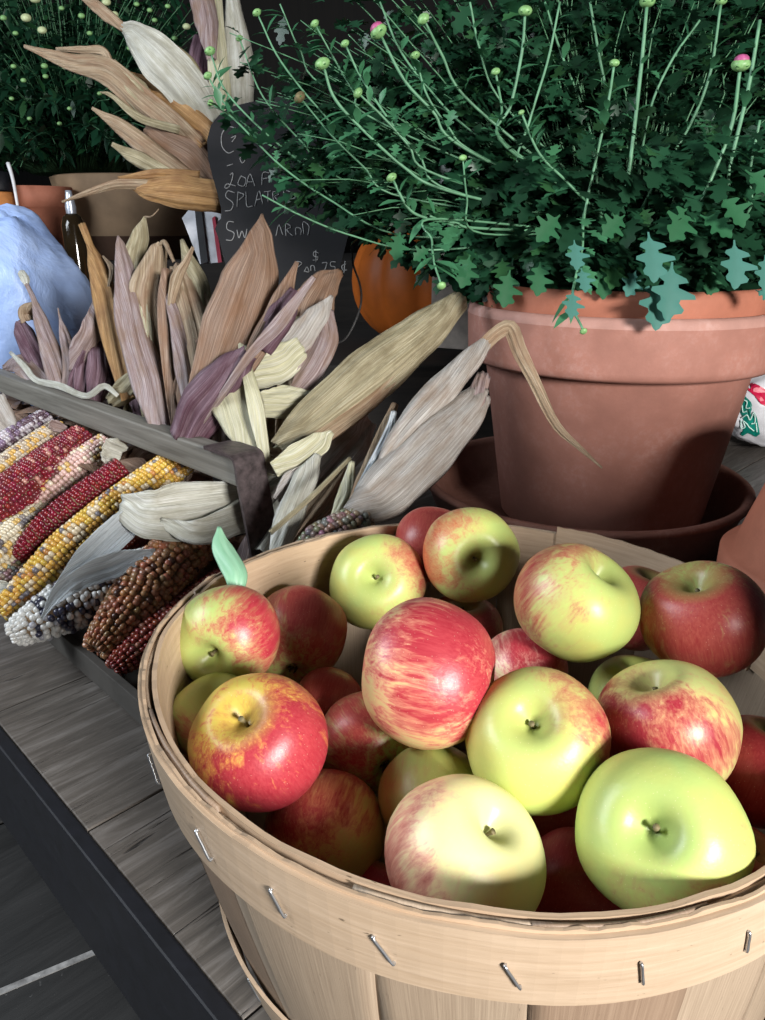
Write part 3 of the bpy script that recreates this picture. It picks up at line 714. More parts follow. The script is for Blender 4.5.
bundle('open ear with a crisp cream husk flap and ribbon, showing yellowish inner husks', (262, 450, 0.990), [
 ('husk', [(258, 462, 0.930), (240, 425, 0.940), (226, 392, 0.950), (222, 385, 0.950)], [8, 34, 44, 34], 'cream', dict(cup=.1, wr=.05, m=13, uvs=2)),
 ('husk_ribbon', [(266, 462, 0.920), (256, 410, 0.920), (246, 365, 0.940), (240, 332, 0.960)], [10, 17, 11, 7], 'cream', dict(cup=.1, wr=.02)),
 ('husk', [(240, 334, 0.960), (255, 336, 0.970), (276, 336, 0.990)], [5, 5, 3], 'cream', dict(m=5)),
 ('husk', [(246, 372, 0.990), (275, 364, 1.000), (302, 350, 1.020)], [36, 42, 26], 'cream', dict(cup=.2, m=11)),
 ('husk', [(262, 405, 0.980), (285, 402, 0.990), (314, 400, 1.000)], [26, 34, 18], 'cream', dict(cup=.25)),
 ('husk', [(280, 372, 1.010), (300, 340, 1.030), (318, 318, 1.040), (332, 296, 1.050)], [18, 34, 26, 4], 'grey', dict(m=11)),
 ('husk', [(292, 400, 1.010), (312, 370, 1.020), (326, 340, 1.040), (330, 310, 1.050)], [16, 26, 26, 8], 'mauve', {}),
 ('husk', [(270, 345, 1.030), (290, 328, 1.050), (310, 322, 1.060)], [16, 22, 8], 'olive', {}),
 ('husk', [(300, 350, 1.060), (312, 310, 1.090), (325, 285, 1.110), (341, 272, 1.130)], [30, 44, 30, 8], 'brown', {}),
 ('husk', [(288, 345, 1.060), (296, 310, 1.080), (315, 278, 1.100)], [24, 26, 5], 'brown', {}),
])
bundle('long closed olive husk slanting up to the big flower pot', (285, 452, 0.980), [
 ('husk', [(278, 450, 0.930), (315, 420, 0.960), (370, 375, 1.010), (420, 335, 1.060), (460, 300, 1.110)], [22, 46, 56, 42, 22], 'olive', dict(cup=.35, m=15, wr=.07, uvs=1.6)),
 ('husk', [(285, 462, 0.930), (320, 436, 0.950), (372, 395, 1.000), (418, 350, 1.050)], [10, 22, 24, 6], 'tan', dict(cup=.3)),
 ('husk', [(250, 462, 0.950), (280, 468, 0.950), (300, 472, 0.940)], [12, 14, 8], 'grey', {}),
 ('husk', [(262, 450, 0.960), (290, 458, 0.960), (304, 474, 0.950)], [8, 12, 6], 'tan', {}),
], 'long husks lying between tote and flower pot')
e = bundle('grey white husked ear nearest the basket rim, one dry leaf trailing over the flower pot', (345, 530, .80), [
 ('husk', [(352, 518, .78), (385, 492, .80), (425, 452, .85), (462, 415, .92), (480, 395, .96)], [26, 56, 58, 44, 26], 'grey', dict(cup=.4, m=15, wr=.08, uvs=1.6)),
 ('husk', [(372, 495, .80), (402, 440, .84), (435, 398, .90), (468, 362, .96), (488, 340, 1.0)], [12, 30, 34, 24, 12], 'grey', dict(cup=.3, wr=.08)),
 ('husk', [(400, 480, .82), (440, 440, .87), (470, 410, .92), (484, 375, .97)], [8, 16, 22, 14], 'mauve', {}),
 ('husk', [(350, 520, .81), (368, 480, .84), (382, 440, .88), (395, 404, .92)], [14, 24, 16, 7], 'tan', {}),
 ('husk', [(356, 492, .81), (374, 462, .83), (390, 430, .86), (394, 412, .88)], [5, 10, 10, 6], 'bluewhite', {}),
 ('straw', [(270, 533, .72), (310, 498, .76), (350, 458, .84)], [5, 5, 4], 'olive', dict(m=5)),
 ('dry_leaf', [(478, 352, .99), (496, 334, 1.0), (510, 328, 1.01), (520, 352, 1.01), (536, 385, 1.02), (556, 425, 1.02), (580, 448, 1.02), (602, 468, 1.02)], [14, 14, 16, 15, 12, 9, 5, 2], 'tan', dict(wr=.12)),
], 'long husks lying between tote and flower pot')
A_, B_ = P(300, 556, .735), P(362, 520, .79)
cob(e, A_, B_, .0205, 'grey', 14, (0, 0, 0), .006)
bundle('pale loosened husks lying under the iron strap of the tote', (262, 520, 0.975), [
 ('husk', [(250, 478, 1.005), (285, 462, 1.015), (312, 450, 1.035)], [22, 38, 12], 'cream', dict(cup=-.1)),
 ('husk', [(220, 520, 0.985), (262, 495, 0.995), (300, 480, 1.015)], [10, 34, 12], 'white', dict(cup=-.1)),
 ('husk', [(262, 535, 0.935), (300, 495, 0.975), (350, 440, 1.035), (372, 420, 1.110)], [22, 50, 46, 14], 'grey', dict(cup=-.15, m=13)),
 ('husk', [(230, 610, 0.915), (248, 560, 0.935), (262, 520, 0.965)], [18, 28, 14], 'mauve', {}),
 ('husk', [(262, 555, 0.905), (282, 520, 0.935), (292, 490, 0.975)], [30, 34, 16], 'white', {}),
 ('husk', [(290, 545, 0.885), (325, 500, 0.935), (345, 470, 0.975)], [14, 26, 14], 'tan', {}),
  ('husk', [(276, 560, .79), (288, 520, .82), (306, 478, .86), (318, 455, .88)], [16, 28, 24, 8], 'white', {}),
 ('husk', [(274, 470, .875), (296, 458, .88), (318, 444, .89), (332, 432, .90)], [16, 28, 24, 6], 'cream', dict(cup=.1)),
 ('husk', [(276, 500, .86), (292, 480, .87), (318, 462, .88)], [8, 20, 6], 'grey', {}),
 ('husk', [(330, 530, .80), (346, 495, .83), (352, 462, .86)], [10, 18, 6], 'cream', {}),
], 'long husks lying between tote and flower pot')
# mat of husk scraps under the standing ears so they rest on something
e = thing('husk_pile', tt(.35, .30, 0), 'low heap of dull dried husk scraps under the standing ears in the tote', 'husks')
V = []; Fc = []; UV = []
for k in range(150):
    s, w = R.uniform(.06, .95), R.uniform(-.06, .155); z = R.uniform(.04, .17)*(1 if w < .3 else .5); c = tt(s, w, z)
    an = R.uniform(0, math.pi); L = R.uniform(.06, .14); wd = R.uniform(.015, .03); dv = Vector((math.cos(an), math.sin(an), R.uniform(-.3, .3)))
    sv = Vector((-dv.y, dv.x, R.uniform(-.5, .5))).normalized(); b0 = len(V)
    for i in range(7):
        t = i/6-.5; ww = wd*(1-(2*t)**2)**.5 if abs(t) < .5 else .0005
        for q in (-1, 0, 1): V.append(c+dv*L*2*t*.7+sv*ww*q+Vector((0, 0, -.03*t*t*4+.004*(1-abs(q))))); UV.append((q*.3, t))
    for i in range(6):
        for q in range(2): Fc.append((b0+i*3+q, b0+i*3+q+1, b0+(i+1)*3+q+1, b0+(i+1)*3+q))
o = mesh('husk_scraps', V, Fc, HK['brown'], e, uv=UV); setp(o, kind='stuff')

# ================================================================== BIG FLOWER POT
PC = Vector((.387, 1.246, 0))
def pot(name, c, H_, rb, rt, lip, lipr, mat, matr, parent, th=.012, n=96):
    z0 = c[2]
    pr = [(.001, 0), (rb-.006, 0), (rb, .006), (rt, H_-lip-.004), (rt+.002, H_-lip), (lipr-.006, H_-lip-.001), (lipr-.001, H_-lip+.004), (lipr, H_-lip+.012), (lipr+.003, H_-.014), (lipr+.001, H_-.004), (lipr-.005, H_), (lipr-th+.003, H_), (lipr-th, H_-.004), (rt-th, H_-lip), (rb-th, th), (.001, th)]
    V, Fc = lathe((c[0], c[1], z0), pr, n)
    mi = []
    for i in range(len(pr)-1): mi += [1 if 8 <= i <= 11 else 0]*n
    return mesh(name, V, Fc, [mat, matr], parent, matidx=mi)
sau = thing('pot_saucer', (PC.x, PC.y, 0), 'wide brown clay saucer under the large terracotta pot', 'saucer')
V, Fc = lathe((PC.x-.036, PC.y, 0), [(.001, 0), (.235, 0), (.245, .006), (.272, .078), (.279, .082), (.280, .088), (.275, .092), (.266, .090), (.262, .082), (.240, .022), (.001, .018)], 96)
mesh('dish', V, Fc, M_terra_d, sau)
mum = thing('potted_chrysanthemum', (PC.x, PC.y, .02), 'large budding chrysanthemum in a terracotta pot behind the apple basket', 'potted plant')
pot('flower_pot', (PC.x, PC.y, .02), .362, .172, .213, .086, .243, M_terra, M_terra_rim, mum)
pot('inner_pot', (PC.x, PC.y, .14), .275, .160, .205, .05, .222, M_terra_in, M_terra_in, mum)
V, Fc = lathe((PC.x, PC.y, .385), [(.001, .006), (.12, .01), (.205, 0), (.205, -.02), (.001, -.02)], 48)
mesh('soil', V, Fc, M_soil, mum)

# ---- foliage
LO = [(0, .02), (.12, .03), (.2, .07), (.30, .26), (.37, .30), (.40, .14), (.46, .15), (.58, .42), (.65, .44), (.66, .20), (.72, .18), (.82, .27), (.88, .24), (.90, .12), (.97, .07), (1, .0)]
LS = [(0, .02), (.25, .14), (.5, .22), (.75, .14), (1, 0)]
def leaf_geo(base, d, nrm, L, lob, V, Fc, cols, col, droop=.3, fold=.25, wsc=1.0):
    d = d.normalized(); s = d.cross(nrm)
    if s.length < 1e-3: s = d.cross(Vector((1, 0, .1)))
    s.normalize(); n = s.cross(d).normalized(); b0 = len(V); wsc *= .95 if lob is LO else 1
    for t, w in lob:
        c = base+d*L*t-Vector((0, 0, 1))*L*droop*t*t*.6; w *= wsc
        V.append(c-s*L*w+n*L*w*fold); V.append(c); V.append(c+s*L*w+n*L*w*fold)
        cols += [col]*3
    for i in range(len(lob)-1):
        for q in (0, 1): Fc.append((b0+i*3+q, b0+i*3+q+1, b0+(i+1)*3+q+1, b0+(i+1)*3+q))
def gcol(lo=.0, teal=0):
    f = R.uniform(.3, 1.0)
    c = (.017*f, .078*f, .036*f)
    if R.random() < .12: c = (.04*f, .14*f, .05*f)
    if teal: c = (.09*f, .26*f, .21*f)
    return (*c, 1)
def sweep(parts, pts, rad, res=9, n=5):
    parts.append(tube(pts, rad, n, res))
def rdir(lo, hi, a0=0, a1=2*math.pi):
    a = R.uniform(a0, a1); e = math.asin(R.uniform(math.sin(lo), math.sin(hi)))
    return Vector((math.cos(e)*math.cos(a), math.cos(e)*math.sin(a), math.sin(e)))
def mound(root, base, rad3, nst, leaf, lob, stemr, lo=math.radians(6), maxlen=1.0, per=13, lowt=.12, budp=.3, reject=None):
    V = []; Fc = []; cols = []; SP = []; BP = []
    cnt = 0
    while cnt < nst:
        d = rdir(lo, math.radians(88))
        e = Vector((d.x*rad3[0], d.y*rad3[1], d.z*rad3[2]))*R.uniform(.5, 1.03)
        if reject and reject(base+e): continue
        cnt += 1
        p0 = base+Vector((d.x*rad3[0]*.22, d.y*rad3[1]*.3, .0)); p3 = base+e
        p1 = p0.lerp(p3, .35)+Vector((0, 0, .10*rad3[2])); p2 = p0.lerp(p3, .72)+Vector((0, 0, .07*rad3[2]))+Vector((R.uniform(-1, 1), R.uniform(-1, 1), 0))*.02
        sweep(SP, [p0, p1, p2, p3], [stemr*1.2, stemr, stemr*.8, stemr*.6])
        C = crom([p0, p1, p2, p3], 20)
        if budp and R.random() < budp: BP.append(C[-1])
        for k in range(per):
            t = lowt+(.99-lowt)*(k+R.random())/per; i = min(18, int(t*19)); c = C[i].lerp(C[i+1], t*19-i); Tn = (C[i+1]-C[i]).normalized()
            side = Vector((R.uniform(-1, 1), R.uniform(-1, 1), R.uniform(-.6, .9))); side -= Tn*side.dot(Tn); side.normalize()
            leaf_geo(c, side+Tn*R.uniform(-.1, .8), Vector((0, 0, 1))+Vector((R.uniform(-.5, .5), R.uniform(-.5, .5), 0)), leaf*R.uniform(.6, 1.2), lob, V, Fc, cols, gcol(), R.uniform(.1, .6), R.uniform(-.1, .3))
    return V, Fc, cols, SP, BP
MB = Vector((PC.x, PC.y, .40))
def rej(p):       # keep clear of the pot front and of the view's near field
    d = dep(p); q = p-EYE; ux = 382.5+q.x/d*F; uy = 510-(q.z*cp+q.y*sp)/d*F
    if ux > 470 and uy > 292: return True
    if ux <= 470 and uy > 282-(470-ux)*.52: return True
    if ux < 218 or (ux < 345 and uy > 92+(ux-205)*1.1): return True
    return d < (1.07 if ux > 470 else 1.12)
V, Fc, cols, SP, BP = mound(mum, MB, (.80, .46, .62), 1000, .036, LO, .0013, lo=math.radians(-2), per=10, budp=0, reject=rej)
for k in range(60000):
    if len(V) > 900000: break
    d = Vector((R.uniform(-1, 1), R.uniform(-1, .45), R.uniform(-.12, 1)))
    if d.length > 1: continue
    p = MB+Vector((d.x*.80, d.y*.42, d.z*.62))
    if rej(p) or d.length < .30 or d.length > .72+.28*R.random()**3: continue
    out_ = Vector((d.x, d.y, d.z*.5)).normalized()
    leaf_geo(p, out_+Vector((R.uniform(-.9, .9), R.uniform(-.9, .9), R.uniform(-.9, .5))), Vector((R.uniform(-.6, .6), R.uniform(-.9, .2), 1)), .042*R.uniform(.6, 1.2), LO, V, Fc, cols, gcol(), R.uniform(.1, .6), R.uniform(-.1, .3))
for k in range(1500):
    a = R.uniform(math.radians(175), math.radians(365)); rr_ = R.uniform(.08, .215); zz = R.uniform(.385, .62)
    if rr_ > .17: zz = max(zz, .455)
    p = Vector((PC.x+rr_*math.cos(a)*1.25, PC.y+rr_*math.sin(a), zz))
    if k % 3 == 0: continue
    leaf_geo(p, Vector((math.cos(a), math.sin(a), 0))+Vector((R.uniform(-.9, .9), R.uniform(-.6, .3), R.uniform(-.9, .4))), Vector((R.uniform(-.6, .6), R.uniform(-.9, 0), 1)), .044*R.uniform(.6, 1.2), LO, V, Fc, cols, gcol(), R.uniform(.1, .6), R.uniform(-.1, .3))
o = mesh('foliage', V, Fc, M_leaf, mum, cols=cols)
sm = mesh('branchlets', *merge(SP), M_stemd, mum); setp(sm, kind='stuff')
def bud_geo(c, ax, r, n=14, lay=8):
    """ribbed, flattened bud on its green cup"""
    ax = ax.normalized(); A = ax.cross(Vector((.3, 1, .1))).normalized(); B = ax.cross(A); V = []; Fc = []
    for j in range(lay+1):
        th = math.pi*j/lay; rr = math.sin(th)*r*(1.12); z = -math.cos(th)*r*.82
        for k in range(n*2):
            a = math.pi*k/n; q = rr*(1+.07*(k % 2)); V.append(c+A*math.cos(a)*q+B*math.sin(a)*q+ax*(z+r*.6))
    for j in range(lay):
        for k in range(n*2): Fc.append((j*n*2+k, j*n*2+(k+1) % (n*2), (j+1)*n*2+(k+1) % (n*2), (j+1)*n*2+k))
    return V, Fc
ST = [  # px traces tip -> root, depths, bud radius px, pink?, stem px
 ([(324, 68), (335, 99), (365, 132), (405, 168), (442, 189)], (.97, 1.04), 8.5, 0, 3.2),
 ([(381, 36), (405, 81), (434, 113), (456, 143)], (.98, 1.04), 9.5, 1, 3.2),
 ([(425, 22), (442, 55), (467, 99)], (1.0, 1.06), 7, 0, 3),
 ([(416, 58), (427, 95), (449, 128), (470, 150)], (1.02, 1.06), 5.5, 0, 2.2),
 ([(346, 46), (361, 77), (390, 121), (420, 157), (442, 187)], (1.02, 1.08), 5, 0, 2.4),
 ([(316, 26), (332, 55), (354, 92), (372, 118)], (1.05, 1.10), 5, 0, 2),
 ([(360, 95), (383, 117), (409, 146), (430, 172)], (1.0, 1.06), 6, 0, 2.6),
 ([(393, 180), (409, 209), (430, 219), (456, 223), (475, 228)], (.96, 1.02), 6, 0, 3),
 ([(302, 100), (335, 139), (365, 168), (395, 195)], (1.05, 1.1), 7, 2, 2),
 ([(525, 15), (522, 52), (511, 105), (500, 140)], (.96, 1.02), 7.5, 0, 3.2),
 ([(614, 66), (607, 109), (588, 197), (586, 225)], (.93, 1.0), 5.5, 0, 3),
 ([(522, 114), (539, 153), (565, 180), (584, 199)], (.93, 1.0), 3.5, 0, 2.6),
 ([(647, 6), (640, 79), (629, 171), (622, 210)], (.97, 1.05), 8.5, 1, 4),
 ([(740, 70), (730, 131), (697, 210), (680, 240)], (.90, 1.0), 10, 1, 4),
 ([(721, 4), (710, 74), (690, 125), (662, 171)], (1.0, 1.08), 6, 0, 3),
 ([(463, 160), (467, 197), (476, 232)], (.96, 1.02), 4.5, 0, 2),
 ([(441, 284), (434, 262), (432, 240), (431, 219)], (.93, .98), 5, 0, 2.4),
 ([(430, 216), (445, 222), (470, 228)], (.98, 1.02), 0, 0, 2.6),
 ([(496, 74), (502, 110), (502, 140)], (.98, 1.04), 5, 0, 2.6),
 ([(583, 330), (572, 300), (582, 250), (586, 210)], (.92, 1.0), 4, 0, 3),
 ([(211, 54), (225, 90), (262, 130), (310, 170), (350, 205)], (1.15, 1.18), 6, 0, 2),
 ([(209, 78), (222, 100), (250, 128), (300, 158)], (1.17, 1.2), 5, 0, 2),
 ([(258, 15), (280, 60), (320, 110), (365, 150)], (1.1, 1.15), 5, 0, 2),
 ([(212, 104), (235, 120), (280, 165), (330, 200), (400, 235)], (1.12, 1.14), 4, 0, 2),
 ([(760, 20), (748, 90), (730, 165), (722, 200)], (.93, 1.0), 0, 0, 4),
 ([(590, 2), (600, 60), (612, 120)], (1.05, 1.1), 0, 0, 3),
 ([(560, 2), (548, 60), (530, 120), (520, 170)], (1.02, 1.08), 0, 0, 2.6),
 ([(760, 120), (750, 170), (745, 215)], (.95, 1.0), 0, 0, 3),
 ([(700, 20), (672, 60), (650, 110)], (1.02, 1.08), 0, 0, 2.6),
 ([(470, 2), (480, 50), (500, 100)], (1.02, 1.08), 0, 0, 2.4),
 ([(240, 40), (262, 95), (300, 140), (345, 180)], (1.14, 1.16), 4, 0, 1.8),
 ([(280, 4), (300, 50), (330, 90)], (1.1, 1.14), 0, 0, 1.8),
 ([(380, 2), (400, 50), (430, 90), (470, 130)], (1.06, 1.1), 0, 0, 2.2),
 ([(262, 195), (300, 215), (350, 235), (420, 250)], (1.06, 1.1), 0, 0, 2),
 ([(545, 2), (560, 50), (590, 130), (600, 200)], (1.08, 1.12), 0, 0, 2.4),
]
for tr, (d0, d1), br, pk, sw in ST:
    n_ = len(tr); pts = [P(x, y, d0+(d1-d0)*i/(n_-1)) for i, (x, y) in enumerate(tr)]; r0 = sw*.5*d0/F
    inner = pts[-1].lerp(MB+Vector((0, .0, .05)), .55)+Vector((0, 0, .02))
    s_ = mesh('flower_stem', *tube([*pts, inner], [r0*.85]+[r0]*(n_-1)+[r0*1.1], 7, n_*6), M_stem, mum)
    if br:
        ax = (pts[0]-pts[1]); r = br*d0/F
        mesh('bud', *bud_geo(pts[0], ax, r*.78), M_bud if pk != 2 else M_stalk, s_)
        if pk == 1: mesh('petal_tip', *bud_geo(pts[0]+ax.normalized()*r*.50, ax, r*.62, 9, 6), M_budp, s_)
        cupV = []; cupF = []; cc = []
        for q in range(6):
            a = q*1.05; A = ax.normalized().cross(Vector((.2, 1, .3))).normalized(); B = ax.normalized().cross(A)
            leaf_geo(pts[0]-ax.normalized()*r*.2, (A*math.cos(a)+B*math.sin(a))+ax.normalized()*.5, ax, r*1.3, LS, cupV, cupF, cc, (.10, .28, .10, 1), 0, .2)
        mesh('sepals', cupV, cupF, M_leaf, s_, cols=cc)
    C = crom(pts, 30); LV = []; LF = []; LC = []
    for k in range(3+n_*2):
        i = R.randrange(3, 28); Tn = (C[i]-C[i+1]).normalized(); side = Vector((R.uniform(-1, 1), R.uniform(-.6, .3), R.uniform(-.3, .4))); side -= Tn*side.dot(Tn); side.normalize()
        leaf_geo(C[i], side+Tn*.7, Vector((0, -.3, 1)), R.uniform(.018, .042), LS if i < 14 else LO, LV, LF, LC, (.06, .21, .10, 1), .4, .2, .8)
    mesh('stem_leaves', LV, LF, M_leaf, s_, cols=LC)
# leaves hanging over the rim; teal ones have cool light put into their colour
for k in range(0):
    pass
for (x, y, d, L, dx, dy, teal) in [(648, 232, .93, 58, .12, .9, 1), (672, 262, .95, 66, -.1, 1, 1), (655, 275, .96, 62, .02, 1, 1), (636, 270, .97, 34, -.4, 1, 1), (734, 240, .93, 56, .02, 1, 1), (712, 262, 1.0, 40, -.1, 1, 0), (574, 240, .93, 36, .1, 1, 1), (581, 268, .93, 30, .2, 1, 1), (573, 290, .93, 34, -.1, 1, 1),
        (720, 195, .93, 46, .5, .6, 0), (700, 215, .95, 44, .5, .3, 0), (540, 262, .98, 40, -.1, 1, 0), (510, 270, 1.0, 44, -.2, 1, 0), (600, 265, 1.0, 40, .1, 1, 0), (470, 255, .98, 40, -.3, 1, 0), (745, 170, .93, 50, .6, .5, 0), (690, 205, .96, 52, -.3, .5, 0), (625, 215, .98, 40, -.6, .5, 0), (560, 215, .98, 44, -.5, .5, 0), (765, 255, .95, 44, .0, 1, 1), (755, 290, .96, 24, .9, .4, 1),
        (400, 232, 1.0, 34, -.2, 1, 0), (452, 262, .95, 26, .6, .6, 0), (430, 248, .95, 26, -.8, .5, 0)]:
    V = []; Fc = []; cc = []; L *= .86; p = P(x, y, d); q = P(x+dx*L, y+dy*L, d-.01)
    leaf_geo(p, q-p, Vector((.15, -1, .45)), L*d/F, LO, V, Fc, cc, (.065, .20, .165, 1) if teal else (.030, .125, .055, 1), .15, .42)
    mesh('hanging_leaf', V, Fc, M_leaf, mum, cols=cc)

# ================================================================== POTS AT THE RIGHT
ip = Vector((.583, .83, 0))
sp1 = thing('upturned_pot', ip, 'brown terracotta pot standing upside down at the bottom of a stack, right of the saucer', 'flower pot')
def upturned(c, z0, rl, rb, H_, lip):
    pr = [(rl-.012, 0), (rl, 0), (rl+.002, .006), (rl+.002, lip-.005), (rl-.003, lip), (rl-.014, lip+.002), (rb, z0*0+H_-.006), (rb-.006, H_), (.001, H_), (.001, H_-.012), (rb-.012, H_-.012), (rl-.024, lip), (rl-.012, 0)]
    return lathe((c.x, c.y, z0), pr, 72)
mesh('pot_body', *upturned(ip, 0, .160, .098, .14, .050), M_terra_d, sp1)
sp2 = thing('upturned_pot', (ip.x, ip.y, .062), 'orange brown terracotta pot upside down on top of the stack at the right edge', 'flower pot')
mesh('pot_body', *upturned(ip, .062, .152, .092, .215, .05), M_terra_in, sp2)

# ================================================================== BEHIND
M_dk2 = wood_mat('dark_riser_board', (.008, .006, .005), (.035, .027, .021), .8, (4, 40, 40))
ris = thing('display_riser', (.2, 2.2, 0), 'dark wooden step at the back of the table under the pumpkin and bags', 'shelf')
mesh('lower_step', *box((.55, 2.18, .10), (1, 0, 0), (0, 1, 0), Z3, 1.1, .44, .098, .006), M_dk2, ris, smooth=False)
mesh('upper_step', *box((-.1, 3.1, .20), (1, 0, 0), (0, 1, 0), Z3, 2.2, .45, .198, .006), M_dk2, ris, smooth=False)
# pumpkin
pk = P(427, 285, 2.02); pkr = .205
M_pump = plain('orange_pumpkin_skin', (.62, .15, .02), .5, .2, 12)
pr_ = thing('pumpkin', (pk.x, pk.y, .2), 'orange pumpkin behind the chrysanthemum, left of the large pot', 'pumpkin')
V = []; Fc = []; nr = 20
for j in range(nr+1):
    th = math.pi*j/nr
    for k in range(96):
        a = 2*math.pi*k/96; rib = 1-.06*abs(math.cos(a*5.5))**.0*(1-abs(math.sin(a*5.5)))**2
        r = pkr*math.sin(th)**.8*rib; z = .17*math.cos(th)-.03*math.exp(-(r/.05)**2)*(1 if th < 1.5 else -1)
        V.append(Vector((pk.x, pk.y, .365))+Vector((r*math.cos(a), r*math.sin(a), z)))
for j in range(nr):
    for k in range(96): Fc.append((j*96+k, (j+1)*96+k, (j+1)*96+(k+1) % 96, j*96+(k+1) % 96))
mesh('rind', V, Fc, M_pump, pr_)
mesh('stem', *tube([(pk.x, pk.y, .50), (pk.x+.005, pk.y, .55), (pk.x+.03, pk.y-.01, .59)], [.022, .014, .017], 9, 10), M_stalk, pr_)
# chalkboard
bd = 1.42
M_slate = plain('black_slate_paint', (.004, .004, .006), .8, .3, 30, bump=.1)
M_chalk = plain('white_chalk', (.27, .27, .27), .9, .3, 300)
out = [(283, 96), (262, 100), (246, 103), (230, 107), (219, 115), (211, 125), (207, 140), (208, 158), (212, 175), (217, 192), (221, 208), (221, 218), (217, 224), (215, 229), (219, 240), (222, 252), (227, 270), (232, 300), (238, 336), (283, 345)]
ol = [(x, y) for x, y in out]+[(566-x, y) for x, y in out[::-1][1:-1]]
cb = thing('chalkboard', P(283, 345, bd), 'black scalloped chalkboard with handwritten prices, leaning behind the husks', 'sign')
n_ = len(ol); fr = [P(x, y, bd) for x, y in ol]; bk = [P(x, y, bd+.012) for x, y in ol]
mesh('board', fr+bk, [tuple(range(n_)), tuple(range(n_, 2*n_))[::-1]]+[(i, n_+i, n_+(i+1) % n_, (i+1) % n_) for i in range(n_)], M_slate, cb, smooth=False)
def stroke(*s): return s
CH_ = [  # chalk strokes in picture pixels
 [(236, 128), (228, 127), (222, 134), (222, 146), (228, 153), (234, 151)], [(231, 138), (236, 136), (232, 142)],
 [(227, 166), (233, 164)], [(243, 156), (245, 160), (242, 163), (240, 158), (243, 156)],
 [(230, 175), (233, 173), (232, 180), (229, 187), (225, 188), (227, 184), (236, 186)], [(241, 176), (246, 179), (244, 186), (238, 184), (241, 176)], [(246, 187), (250, 174), (255, 186)], [(247, 182), (253, 182)], [(262, 185), (263, 173), (270, 173)], [(263, 179), (268, 178)],
 [(309, 182), (309, 189), (313, 190), (317, 187), (318, 181), (319, 190)],
 [(235, 193), (228, 191), (226, 197), (233, 203), (231, 210), (225, 211)], [(237, 207), (238, 192)], [(238, 192), (244, 195), (239, 200)], [(246, 192), (247, 206), (253, 206)], [(255, 206), (259, 191), (263, 204)], [(256, 200), (261, 199)], [(264, 192), (271, 191)], [(268, 192), (268, 202)], [(274, 203), (273, 192), (279, 194), (275, 197), (281, 203)], [(285, 202), (284, 191), (291, 192)],
 [(234, 222), (228, 222), (227, 229), (234, 233), (232, 240), (226, 240)], [(237, 230), (239, 238), (242, 231), (245, 238), (247, 229)], [(276, 236), (279, 225), (283, 235)], [(286, 236), (286, 224), (291, 227), (287, 230), (293, 236)], [(296, 235), (296, 228), (301, 229), (301, 235)], [(304, 234), (303, 222), (309, 226), (308, 235)],
 [(319, 253), (314, 252), (314, 256), (318, 257), (317, 260), (313, 260)], [(316, 250), (316, 262)],
 [(297, 272), (296, 262), (302, 263), (298, 267)], [(304, 272), (307, 267), (309, 272), (304, 271)], [(311, 271), (311, 266), (314, 266), (315, 271)], [(322, 263), (327, 263), (324, 272)], [(336, 262), (331, 262), (331, 266), (335, 267), (334, 271), (330, 271)], [(346, 264), (342, 266), (343, 270), (347, 270)], [(345, 261), (344, 273)],
]
for s in CH_: mesh('chalk_mark', *tube([P(x, y, bd-.0004) for x, y in s], .0009, 5, max(6, len(s)*4)), M_chalk, cb)
# wire plant-label hoop beside the pumpkin
wh = thing('wire_hoop', P(350, 338, 1.5), 'thin grey wire hoop standing beside the pumpkin', 'wire')
mesh('wire', *tube([P(*q) for q in ((352, 246, 1.5), (353, 264, 1.5), (360, 285, 1.5), (361, 303, 1.5), (355, 322, 1.5), (346, 338, 1.5), (336, 344, 1.5))], .0022, 8, 30), plain('grey_wire', (.2, .2, .2), .5), wh)

# blue-white cloth bag
def cloth_mat():
    t = NT('pale_blue_plastic'); n = t.noise(t.tc(), 6, 5, .6, .6); c = t.ramp(n, [(.3, (.28, .42, .80)), (.7, (.48, .62, .92))]); t.bump(n, .8, .02)
    return t.fin(c, .42)
bag = thing('plastic_bag', P(10, 405, 1.75), 'pale blue crumpled plastic bag behind the purple ears at the left edge', 'bag')
V = []; Fc = []; bc = P(-5, 322, 1.85); nx, nz = 64, 40
for j in range(nz+1):
    th = math.pi*j/nz
    for k in range(nx):
        a = 2*math.pi*k/nx; d = Vector((math.sin(th)*math.cos(a), math.sin(th)*math.sin(a), math.cos(th)))
        cr = noise.noise(d*2.1)*.10+abs(noise.noise(d*4.3+Vector((3, 1, 0))))*.09+.03*abs(noise.noise(d*11))
        r = 1-.05+cr
        x = (abs(d.x)**.9)*(1 if d.x > 0 else -1)*.245*r; y = d.y*.16*r; z = (abs(d.z)**.85)*(1 if d.z > 0 else -1)*.285*r
        if z > 0: x *= 1-.10*(z/.28)
        V.append(bc+Vector((x, y, z)))
for j in range(nz):
    for k in range(nx): Fc.append((j*nx+k, (j+1)*nx+k, (j+1)*nx+(k+1) % nx, j*nx+(k+1) % nx))
mesh('sack', V, Fc, cloth_mat(), bag)

